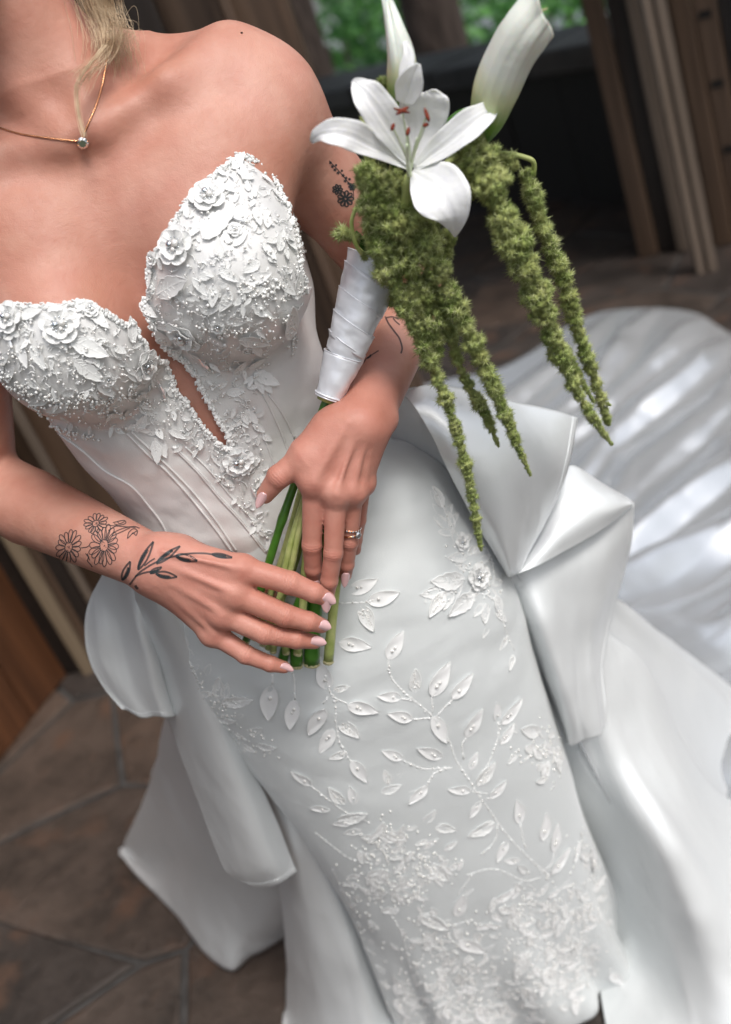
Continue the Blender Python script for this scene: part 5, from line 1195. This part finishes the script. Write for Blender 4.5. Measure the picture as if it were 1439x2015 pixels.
for pts, r0, r1, m in (([(652, 780, .94), (630, 880, .94), (600, 1000, .935), (572, 1090, .93), (548, 1190, .93), (538, 1282, .932)], .0028, .0034, stem_pale),
        ([(655, 780, .938), (625, 900, .935), (590, 1010, .925), (568, 1090, .922), (552, 1180, .925), (563, 1284, .925)], .0030, .0038, stem_pale),
        ([(658, 780, .936), (620, 920, .925), (588, 1050, .918), (570, 1130, .918), (540, 1200, .925), (518, 1268, .93)], .0030, .0034, stem_pale),
        ([(660, 780, .94), (635, 920, .935), (608, 1050, .93), (600, 1120, .925), (596, 1200, .922), (586, 1286, .922)], .0034, .0042, stem_pale),
        ([(662, 780, .942), (640, 900, .938), (618, 1060, .934), (600, 1150, .93), (575, 1230, .932), (556, 1300, .935)], .0040, .0056, stem_dark),
        ([(664, 780, .944), (645, 900, .94), (625, 1060, .935), (606, 1150, .933), (588, 1230, .932), (583, 1310, .930)], .0045, .0066, stem_dark),
        ([(664, 780, .945), (650, 920, .942), (636, 1060, .938), (626, 1140, .935), (618, 1220, .934), (613, 1306, .932)], .0055, .0085, stem_dark),
        ([(666, 780, .94), (664, 920, .932), (668, 1060, .925), (666, 1120, .92), (656, 1200, .918), (646, 1302, .920)], .0028, .0054, stem_pale),
        ([(650, 780, .945), (610, 900, .945), (570, 1050, .94), (535, 1160, .94), (508, 1240, .94), (498, 1256, .94)], .0032, .0036, stem_pale),
        ([(656, 780, .95), (620, 930, .948), (590, 1080, .945), (548, 1200, .942), (528, 1276, .94)], .0030, .0034, stem_pale)):
    stem(pts, r0, r1, m)
# ribbon-wound handle: overlapping slanted turns of satin
ax0, ax1 = P(742, 508, .948), P(648, 782, .932); dax = ax1 - ax0; Lx = np.linalg.norm(dax); dax /= Lx
u0 = norm(np.cross(dax, [0, 1, 0])); w0 = np.cross(dax, u0)
def wrapr(t): return .0262 * (1 - t) + .0126 * t
cuts = [0, .13, .30, .46, .60, .69, .985]
for k in range(len(cuts) - 1):
    t0, t1 = cuts[k], cuts[k + 1] + .025; nu_, nv_ = 18, 48; g = np.zeros((nu_, nv_, 3)); tl = .045 if k < 5 else .0
    for i in range(nu_):
        q = i / (nu_ - 1)
        for j in range(nv_):
            a = 2 * math.pi * j / nv_; t = t0 + (t1 - t0) * q + tl * math.cos(a - .3) * (1 if 0 < k else 0) * (1 if q > .02 or k else 0) * (.5 if k == 5 else 1)
            t = min(max(t, 0), 1.0); r_ = wrapr(t) + .0016 - .0011 * q + .0005 * math.sin(3 * a + k * 2) * math.sin(q * 3)
            g[i, j] = ax0 + dax * Lx * t + (u0 * math.cos(a) + w0 * math.sin(a)) * r_
    rad_ = norm(g - (ax0 + dax * ((g - ax0) @ dax)[..., None])); g = g + rad_ * (.0011 * fbm(g * 1.0 + k * .37, 55, 61 + k) + .0005 * fbm(g, 130, 71 + k))[..., None]
    qobj('ribbon_turn', g.reshape(-1, 3), grid_faces(nu_, nv_, True), ribbon_m).modifiers.new('s', 'SOLIDIFY').thickness = .0008
    v, f = tube(np.vstack([g[0], g[0][:2]]), .0005, 5, False); qobj('ribbon_edge', v, f, ribbon_m)
for t, r_ in ((.985, 1.10), (1.0, 1.06)):
    pts = [ax0 + dax * Lx * t + (u0 * math.cos(a) + w0 * math.sin(a)) * wrapr(t) * r_ for a in np.linspace(0, 2 * math.pi * 1.03, 50)]; v, f = tube(pts, .0009, 5, False); qobj('ribbon_edge', v, f, ribbon_m)
core = tube([ax0 - dax * .035, ax1 + dax * .004], [.019, .0105], 20); qobj('stem_bundle', core[0], core[1], stem_pale)

# lily
def petal(name, parent, line, widths, m, cup=.25, nu=26, nv=13, edge=.0, thick=.0006, wsk=None, keel=.0015):
    """line: (px,py,Y) down the middle; widths in pixels either side"""
    c = catmull(np.array([P(*p) for p in line]), nu); c2 = catmull(np.array([p[:2] for p in line], float), nu); wd_ = np.interp(np.linspace(0, 1, nu), np.linspace(0, 1, len(widths)), widths)
    wd_ = catmull(np.stack([np.array(widths, float)] * 2, 1), nu)[:, 0]
    t2 = norm(np.gradient(c2, axis=0)); s2 = np.stack([-t2[:, 1], t2[:, 0]], 1); g = np.zeros((nu, nv, 3)); dep = 1 / 2300.0
    rx = np.array([cx.x, cx.y, cx.z]); ry = -np.array([cy.x, cy.y, cy.z]); fw = np.array([_f.x, _f.y, _f.z])
    for i in range(nu):
        for j in range(nv):
            s = (j / (nv - 1) - .5) * 2; w_ = max(wd_[i], .4)
            g[i, j] = c[i] + (rx * s2[i, 0] + ry * s2[i, 1]) * (w_ * s * dep) + fw * (-cup * w_ * dep * s * s + keel * math.exp(-(s / .12) ** 2) + .00040 * math.cos(s * 15) + edge * .0012 * math.sin(i * .9 + s * 2) * abs(s) ** 2)
    nn2 = grid_normals(g)
    return cloth(name, g - bo_o, m, parent, thick)
# ring of petals
lily = empty('lily', parent=bq)
petal('petal', lily, [(806, 332, .868), (770, 308, .862), (725, 285, .850), (690, 268, .840), (655, 262, .836), (628, 266, .842), (613, 280, .850)], [5, 14, 24, 27, 22, 14, 3], petal_m, .35, edge=1)
petal('petal', lily, [(808, 328, .868), (790, 292, .862), (768, 255, .855), (742, 215, .850), (722, 188, .850), (706, 170, .855), (694, 158, .862)], [5, 20, 30, 31, 27, 17, 2], petal_m, .30, edge=1)
petal('petal', lily, [(812, 328, .878), (822, 290, .880), (830, 255, .878), (834, 222, .872), (836, 200, .868), (836, 188, .866), (835, 181, .866)], [6, 24, 38, 45, 42, 30, 12], petal_m, .28, edge=1)
petal('petal', lily, [(815, 332, .868), (845, 308, .862), (880, 282, .855), (915, 254, .850), (945, 232, .850), (965, 218, .856), (979, 209, .862)], [5, 17, 24, 27, 23, 16, 3], petal_m, .40, edge=1)
petal('petal', lily, [(812, 336, .868), (832, 352, .858), (855, 372, .848), (876, 398, .840), (890, 425, .840), (895, 448, .848), (895, 466, .858)], [6, 36, 52, 50, 34, 16, 2], petal_m, .30, edge=1)
petal('petal', lily, [(806, 330, .884), (780, 300, .892), (755, 270, .90), (735, 245, .905), (722, 230, .91)], [5, 18, 22, 14, 2], petal_m, .3)
for tx, ty, an, al in ((792, 218, .55, 13), (840, 226, 1.9, 13), (773, 250, 1.2, 7), (803, 259, 1.3, 8), (838, 246, .3, 6), (820, 272, .5, 0)):
    c = catmull(np.array([P(808, 336, .866), P(808 + (tx - 808) * .35, 336 + (ty - 336) * .45, .846), P(tx, ty, .828)]), 12); v, f = tube(c, np.linspace(.0011, .0006, 12), 6); fo = qobj('stamen', v, f, filament_m, lily)
    if al:
        tip = c[-1]; d = np.array([cx.x, cx.y, cx.z]) * math.cos(an) - (-np.array([cy.x, cy.y, cy.z])) * math.sin(an) * 1.0; L = al / 2300.0
        v, f = tube([tip - d * L, tip - d * L * .6, tip, tip + d * L * .6, tip + d * L], [.0004, .0014, .0017, .0013, .0004], 7); qobj('anther', v, f, anther_m, fo)
        if tx == 792:
            d2 = np.array([cx.x, cx.y, cx.z]) * .9 + np.array([cy.x, cy.y, cy.z]) * -.25; v, f = tube([tip + d2 * L * 1.1 + d * 0, tip, tip - d2 * L * 1.3], [.0004, .0016, .0005], 7); qobj('anther', v, f, anther_m, fo)
c = catmull(np.array([P(806, 345, .862), P(803, 310, .848), P(802, 285, .838)]), 10); v, f = tube(c, np.linspace(.0022, .0016, 10), 8); qobj('pistil', v, f, filament_m, lily)
for pts, r_ in (([(806, 345, .866), (790, 430, .89), (760, 500, .92), (742, 520, .945)], .004), ([(825, 420, .90), (850, 440, .89), (868, 500, .90)], .003), ([(925, 265, .89), (890, 330, .90), (850, 400, .92), (780, 480, .94), (745, 515, .948)], .005), ([(960, 280, .90), (905, 330, .905), (830, 430, .93), (750, 512, .948)], .0062), ([(785, 200, .90), (780, 300, .91), (765, 420, .93), (742, 512, .948)], .005)):
    v, f = tube(catmull(np.array([P(*p) for p in pts]), 16), r_, 8); qobj('stem', v, f, stem_pale)
# green leaves between the flowers
petal('leaf', bq, [(905, 300, .885), (890, 280, .885), (880, 262, .885), (905, 232, .885), (925, 212, .89)], [3, 12, 15, 12, 2], stem_dark, .4)
petal('leaf', bq, [(780, 330, .895), (760, 300, .895), (745, 280, .9), (730, 260, .9)], [3, 14, 12, 2], stem_dark, .3)
petal('leaf', bq, [(880, 345, .90), (905, 325, .90), (925, 300, .905)], [3, 18, 4], stem_dark, .3)
petal('leaf', bq, [(700, 455, .93), (715, 480, .93), (735, 505, .94)], [2, 9, 2], stem_dark, .3)

# callas: rolled funnels
def calla(name, line, halfw, rim, m, flare, seed, open_a=2.4):
    c = catmull(np.array([P(*p) for p in line]), 44); hw = catmull(np.stack([np.array(halfw, float)] * 2, 1), 44)[:, 0] / 2350.0
    tan = norm(np.gradient(c, axis=0)); a0 = norm(np.cross(tan[0], [0, 1, 0])); nu_, nv_ = 44, 56; g = np.zeros((nu_, nv_, 3)); al = np.zeros((nu_, nv_))
    for i in range(nu_):
        a0 = norm(a0 - tan[i] * a0.dot(tan[i])); b0 = np.cross(tan[i], a0); t = i / (nu_ - 1)
        for j in range(nv_):
            s = j / (nv_ - 1); a = open_a + s * 2 * math.pi * 1.12; r_ = hw[i] * (1.0 + .10 * (s - .5)) + .0006 * math.sin(a * 3 + t * 6 + seed) * t * 2 + .0007 * math.sin(a * 7 + t * 3) * t ** 3 * 2 + .0004 * math.cos(a * 17 + t * 2) + .0006 * math.sin(a * 5 + t * 9) * t * t
            rimz = rim * (max(0, t - .72) / .28) ** 1.6 * (.012 * math.sin(a + seed) + .003 * math.sin(3 * a + 1.0))
            fl_ = flare * (max(0, t - .86) / .14) ** 2 * (.5 + .5 * math.sin(a * 2 + seed))
            g[i, j] = c[i] + (a0 * math.cos(a) + b0 * math.sin(a)) * (r_ + fl_) + tan[i] * rimz; al[i, j] = t
    o = qobj(name, g.reshape(-1, 3), grid_faces(nu_, nv_), m); at2 = o.data.attributes.new('along', 'FLOAT', 'POINT'); at2.data.foreach_set('value', al.ravel().astype(np.float32))
    sm = o.modifiers.new('s', 'SOLIDIFY'); sm.thickness = .0007; return o, c, tan
cal, c_, t_ = calla('calla', [(948, 285, .885), (958, 240, .878), (975, 180, .865), (1000, 115, .852), (1030, 62, .842), (1054, 32, .838)], [8, 30, 41, 42, 42, 36], 1.0, calla_m, .003, 1.0)
v, f = tube(catmull(np.array([P(1040, 60, .84), P(1062, 32, .836), P(1066, 22, .834), P(1078, 17, .832)]), 10), [.0012] * 6 + [.0011, .001, .0008, .0004], 6); qobj('spadix', v, f, stem_cut, cal)
cal2, c_, t_ = calla('calla', [(786, 215, .885), (789, 180, .878), (790, 150, .872), (788, 115, .868), (781, 75, .866), (772, 35, .868), (763, -6, .872)], [14, 24, 26, 24, 18, 10, 2], .3, calla_m, .001, 2.0)
petal('calla_lip', bq, [(796, 205, .858), (804, 178, .852), (813, 150, .846), (824, 126, .842)], [16, 24, 17, 3], petal_m, .5)
petal('calla_lip', bq, [(793, 182, .858), (799, 140, .854), (804, 110, .854), (797, 82, .858)], [8, 12, 9, 3], petal_m, .5)

# amaranthus: tassels of tiny spiky flowers
def spiky(seed, nsp=46, core_=.42):
    r_ = np.random.default_rng(seed); v, f = sphere((0, 0, 0), core_, 5, 7); V_ = [v]; F_ = [tuple(q) for q in f]; M_ = [0] * len(F_); n_ = len(v)
    k = np.arange(nsp) + .5; ph = np.arccos(1 - 2 * k / nsp); th_ = np.pi * (1 + 5 ** .5) * k
    D_ = norm(np.stack([np.cos(th_) * np.sin(ph), np.sin(th_) * np.sin(ph), np.cos(ph)], 1) + r_.normal(0, .12, (nsp, 3)))
    for d in D_:
        a = norm(np.cross(d, r_.normal(size=3))); b_ = np.cross(d, a); w_ = .075; L = r_.uniform(.85, 1.75); c0 = d * .30
        V_.append(np.array([c0 + a * w_, c0 - a * w_ * .5 + b_ * w_ * .87, c0 - a * w_ * .5 - b_ * w_ * .87, d * L])); F_ += [(n_, n_ + 1, n_ + 3), (n_ + 1, n_ + 2, n_ + 3), (n_ + 2, n_, n_ + 3)]
        M_ += [1 if r_.uniform() < .42 else 0] * 3; n_ += 4
    fa = [q if len(q) == 4 else (*q, q[2]) for q in F_]
    return np.vstack(V_), F_, np.array(M_)
SPK = [spiky(s) for s in (1, 2, 3)]
SP_F3 = []
for v, f, m_ in SPK:
    t3 = []; mm_ = []
    for q, k in zip(f, m_):
        t3.append(q[:3]); mm_.append(k)
        if len(q) == 4: t3.append((q[0], q[2], q[3])); mm_.append(k)
    SP_F3.append((v, np.array(t3), np.array(mm_)))
def tassel(line, radii, size=.0048, dens=1.0, yel=.3, name='amaranthus_tassel'):
    pts = np.array([P(*p[:3]) for p in line]); L = np.sum(np.linalg.norm(np.diff(pts, axis=0), axis=1)); n = int(L / .0012); c = catmull(pts, n); tan = norm(np.gradient(c, axis=0))
    R = catmull(np.stack([np.array(radii, float)] * 2, 1), n)[:, 0] / 2350.0
    wl = 1.0 / np.maximum(R / .0012, 2); phs = np.cumsum(wl) * 3.3 + rng.uniform(0, 6)
    R = R * (.88 + .24 * np.sin(phs) + .15 * np.sin(phs * .41 + 1) + .07 * rng.normal(size=n))
    VV, FF, MM = [], [], []; off = 0; i = 0.0
    v, f = tube(c[::6], np.maximum(R[::6] * .35, .0006), 6)
    f3 = np.array([(q[0], q[1], q[2]) for q in f if len(q) == 4] + [(q[0], q[2], q[3]) for q in f if len(q) == 4]); VV.append(v); FF.append(f3); MM.append(np.zeros(len(f3), int)); off += len(v)
    while i < n:
        k = int(i); s_ = min(size, max(R[k] * .62, .0016)) * rng.uniform(.75, 1.2); per = max(2, int(2 * math.pi * R[k] * .75 / (s_ * 1.25))); a0 = rng.uniform(0, 6.28)
        up_ = norm(np.cross(tan[k], [0.3, 1, 0.2])); sd_ = np.cross(tan[k], up_)
        for j in range(per):
            a = a0 + j * 6.283 / per + rng.normal(0, .15); r_ = max(R[k] - s_ * .75, 0) * rng.uniform(.85, 1.12); p = c[k] + (up_ * math.cos(a) + sd_ * math.sin(a)) * r_ + tan[k] * rng.normal(0, s_ * .35)
            v, f3, m3 = SP_F3[rng.integers(3)]; Q = np.linalg.qr(rng.normal(size=(3, 3)))[0]
            VV.append(v @ Q * s_ + p); FF.append(f3 + off); off += len(v); MM.append(m3 if rng.uniform() < .5 + yel else m3 * 0)
        i += s_ * 1.05 / .0012 / dens
    o = qobj(name, np.vstack(VV), np.vstack(FF), None, None, smooth=False, mats=[amar, amar_tip], midx=np.concatenate(MM)); return o
T = tassel
T([(925, 262, .875), (940, 310, .868), (965, 365, .86), (990, 430, .858), (1018, 495, .86), (1048, 560, .866), (1070, 620, .874), (1098, 690, .884), (1128, 755, .894), (1165, 820, .905), (1206, 877, .915)], [20, 38, 40, 36, 35, 33, 27, 24, 16, 15, 4])
T([(1036, 342, .90), (1048, 380, .90), (1062, 430, .902), (1085, 490, .906), (1108, 545, .912), (1125, 610, .92), (1148, 680, .93), (1170, 745, .94), (1192, 815, .95), (1198, 836, .952)], [16, 20, 19, 24, 22, 23, 19, 17, 12, 5])
T([(984, 306, .895), (1000, 312, .89), (1012, 325, .89), (1016, 334, .892)], [12, 18, 16, 6])
T([(712, 330, .90), (732, 400, .90), (748, 470, .895), (770, 540, .895), (800, 600, .895), (830, 670, .898), (862, 745, .90), (890, 820, .903), (910, 890, .906), (926, 960, .909), (938, 1030, .911), (947, 1082, .912)], [20, 28, 30, 28, 24, 22, 20, 16, 15, 14, 11, 5], yel=.5)
T([(800, 400, .885), (832, 470, .885), (868, 540, .885), (895, 600, .886), (922, 655, .887), (948, 712, .889), (975, 770, .892), (995, 820, .894), (1018, 875, .896), (1044, 935, .90)], [28, 30, 27, 24, 23, 22, 20, 16, 11, 4])
T([(985, 790, .90), (1003, 830, .90), (1018, 862, .90)], [10, 12, 4]); T([(840, 540, .91), (862, 600, .91), (890, 670, .912), (908, 730, .914), (935, 780, .916), (958, 820, .918), (982, 880, .92)], [28, 26, 18, 11, 16, 15, 4])
T([(728, 300, .905), (732, 350, .90), (740, 410, .895), (748, 470, .90), (762, 530, .91)], [10, 28, 36, 36, 22]); T([(770, 345, .89), (782, 400, .885), (795, 460, .885), (812, 530, .89), (825, 590, .895), (850, 650, .90), (868, 700, .905)], [28, 38, 40, 34, 34, 30, 8])
T([(820, 350, .90), (838, 410, .895), (850, 470, .90), (868, 505, .905)], [24, 30, 26, 10]); T([(668, 458, .92), (690, 462, .918), (706, 476, .92)], [16, 20, 10]); T([(715, 500, .925), (742, 540, .93), (772, 585, .935), (795, 615, .935)], [10, 15, 18, 10])
T([(716, 208, .90), (722, 240, .898), (740, 272, .898), (748, 300, .90)], [10, 15, 17, 12]); T([(738, 168, .892), (762, 160, .888), (782, 172, .888), (792, 190, .89)], [8, 14, 14, 8])
T([(800, 600, .925), (835, 660, .93), (850, 715, .935), (862, 760, .94)], [18, 18, 13, 5]); T([(880, 500, .91), (888, 470, .908), (872, 455, .905)], [12, 14, 8])
T([(1098, 668, .925), (1120, 705, .93), (1142, 745, .935), (1168, 790, .94)], [10, 14, 11, 4]); T([(1185, 788, .945), (1196, 795, .945), (1202, 797, .945)], [5, 5, 2], size=.003)
T([(745, 330, .905), (758, 400, .905), (770, 470, .91), (775, 540, .915)], [22, 36, 36, 24]); T([(905, 262, .885), (925, 285, .88), (950, 300, .88), (955, 330, .88)], [18, 30, 26, 14])
for pts, r_ in (([(955, 306, .898), (1000, 303, .895), (1040, 312, .894), (1051, 322, .896), (1050, 345, .90)], .0022), ([(850, 425, .895), (858, 460, .892), (862, 500, .893)], .002), ([(765, 160, .895), (785, 162, .888), (792, 185, .888)], .0018), ([(700, 410, .895), (692, 440, .90), (700, 480, .905), (712, 500, .91)], .0018), ([(905, 300, .89), (880, 322, .89), (868, 345, .89)], .0035)):
    v, f = tube(catmull(np.array([P(*p) for p in pts]), 16), r_, 7); qobj('stalk', v, f, stem_pale)
# ================================================================ jewellery
nk = tag(empty('necklace', tuple(P(163, 280, .97))), 'thin rose gold necklace with one round clear stone resting below the throat', 'necklace')
no = np.array(nk.location)
def jobj(par, off, name, v, f, m, parent=None, **kw): return mesh_obj(name, np.asarray(v) - off, f, m, parent or par, **kw)
def on_skin(pts, lift, step=4):
    c = surf_curve(body_bvh, pts, lift, step); return c
L1 = on_skin([(-60, 226), (-20, 242), (0, 252), (40, 264), (90, 271), (135, 276), (154, 277)], .0008); L2 = on_skin([(163, 268), (176, 240), (188, 212), (200, 172), (208, 130), (213, 100)], .0008)
back = [L2[-1], np.array([-.045, 1.06, 1.475]), np.array([-.07, 1.13, 1.49]), np.array([-.12, 1.145, 1.492]), np.array([-.165, 1.12, 1.485]), np.array([-.18, 1.06, 1.468]), L1[0]]
for c in (L1, L2, catmull(np.array(back), 40)):
    c = np.asarray(c)
    for ph in (0, math.pi):
        cc_ = catmull(c, len(c) * 5); tn = norm(np.gradient(cc_, axis=0)); s_ = norm(np.cross(tn, [0, 1, 0])); k = np.arange(len(cc_)) * 1.1 + ph
        v, f = tube(cc_ + s_ * (np.cos(k) * .0004)[:, None] + [0, -.0002, 0], .0005, 5, False); jobj(nk, no, 'chain', v, f, gold)
h_, n_ = hit(body_bvh, 163, 279); n_ = norm(n_ + [0, -.4, 0])
def gem(c, n_, r):
    a = norm(np.cross(n_, [0, 0, 1])); b_ = np.cross(n_, a); N_ = 12; V_ = [c - n_ * r * .75]; 
    for rr_, hh in ((1.0, .0), (1.0, .08), (.62, .36)): V_ += [c + (a * math.cos(t) + b_ * math.sin(t)) * r * rr_ + n_ * r * hh for t in np.linspace(0, 6.2832, N_, endpoint=False) + (.26 if rr_ < 1 else 0)]
    F_ = [(0, 1 + (j + 1) % N_, 1 + j) for j in range(N_)]
    for q in range(2): F_ += [(1 + q * N_ + j, 1 + q * N_ + (j + 1) % N_, 1 + (q + 1) * N_ + (j + 1) % N_, 1 + (q + 1) * N_ + j) for j in range(N_)]
    F_.append(tuple(1 + 2 * N_ + j for j in range(N_))); return V_, F_
v, f = gem(h_ + n_ * .0042, n_, .0049); pd = jobj(nk, no, 'stone', v, f, gem_m, smooth=False)
a = norm(np.cross(n_, [0, 0, 1])); b_ = np.cross(n_, a)
for k in range(6):
    t = k * 1.0472; d = a * math.cos(t) + b_ * math.sin(t); v, f = tube([h_ + n_ * .001 + d * .003, h_ + n_ * .0046 + d * .0051, h_ + n_ * .0062 + d * .0044], .0004, 5); jobj(nk, no, 'prong', v, f, gold, pd)

q0, q1 = LH['r'][0], LH['r'][1]; axf = norm(q1 - q0)
for lab, tt_, tilt, stones in (('plain rose gold ring with a large clear stone worn on the ring finger', .80, .22, 1), ('curved rose gold ring of small stones worn just above the solitaire ring', .72, -.05, 0)):
    c = q0 + (q1 - q0) * tt_; rr_ = .0096
    e1 = norm(np.cross(axf, [0, 1, 0])); e2 = np.cross(e1, axf); e2 = e2 if e2[1] < 0 else -e2
    e1t = norm(e1 + axf * (-tilt if e1[0] > 0 else tilt)); th_ = np.linspace(0, 6.2832, 49)
    pts = [c + (e1t * math.cos(t) + e2 * math.sin(t)) * rr_ - axf * (0.0012 * max(0, math.sin(t)) if not stones else 0) for t in th_]
    r_o = tag(empty('ring', tuple(c)), lab, 'ring', None); v, f = tube(pts, .00085, 6, False); jobj(r_o, c, 'band', v, f, gold)
    sgn = 1 if e1t[0] > 0 else -1
    if stones:
        d = norm(e1t * sgn * .55 + e2 * .85); v, f = gem(c + d * (rr_ + .0020), d, .0036); s_o = jobj(r_o, c, 'stone', v, f, gem_m, smooth=False)
        for k in (-1, 1):
            d2 = norm(e1t * sgn * (.55 + k * .42) + e2 * (.85 - k * .3)); v, f = gem(c + d2 * (rr_ + .0006), d2, .0012); jobj(r_o, c, 'side_stone', v, f, diamond, smooth=False)
        for k in range(4):
            a2 = norm(np.cross(d, axf)); t = k * 1.5708 + .78; dd_ = a2 * math.cos(t) + np.cross(d, a2) * math.sin(t); v, f = tube([c + d * rr_ + dd_ * .001, c + d * (rr_ + .0028) + dd_ * .0031], .0004, 5); jobj(r_o, c, 'prong', v, f, gold, s_o)
    else:
        for k in np.linspace(-.5, 1.3, 7):
            d2 = norm(e1t * sgn * math.sin(k) + e2 * math.cos(k)); v, f = gem(c + d2 * (rr_ + .0006) - axf * .001, d2, .0010); jobj(r_o, c, 'side_stone', v, f, diamond, smooth=False)
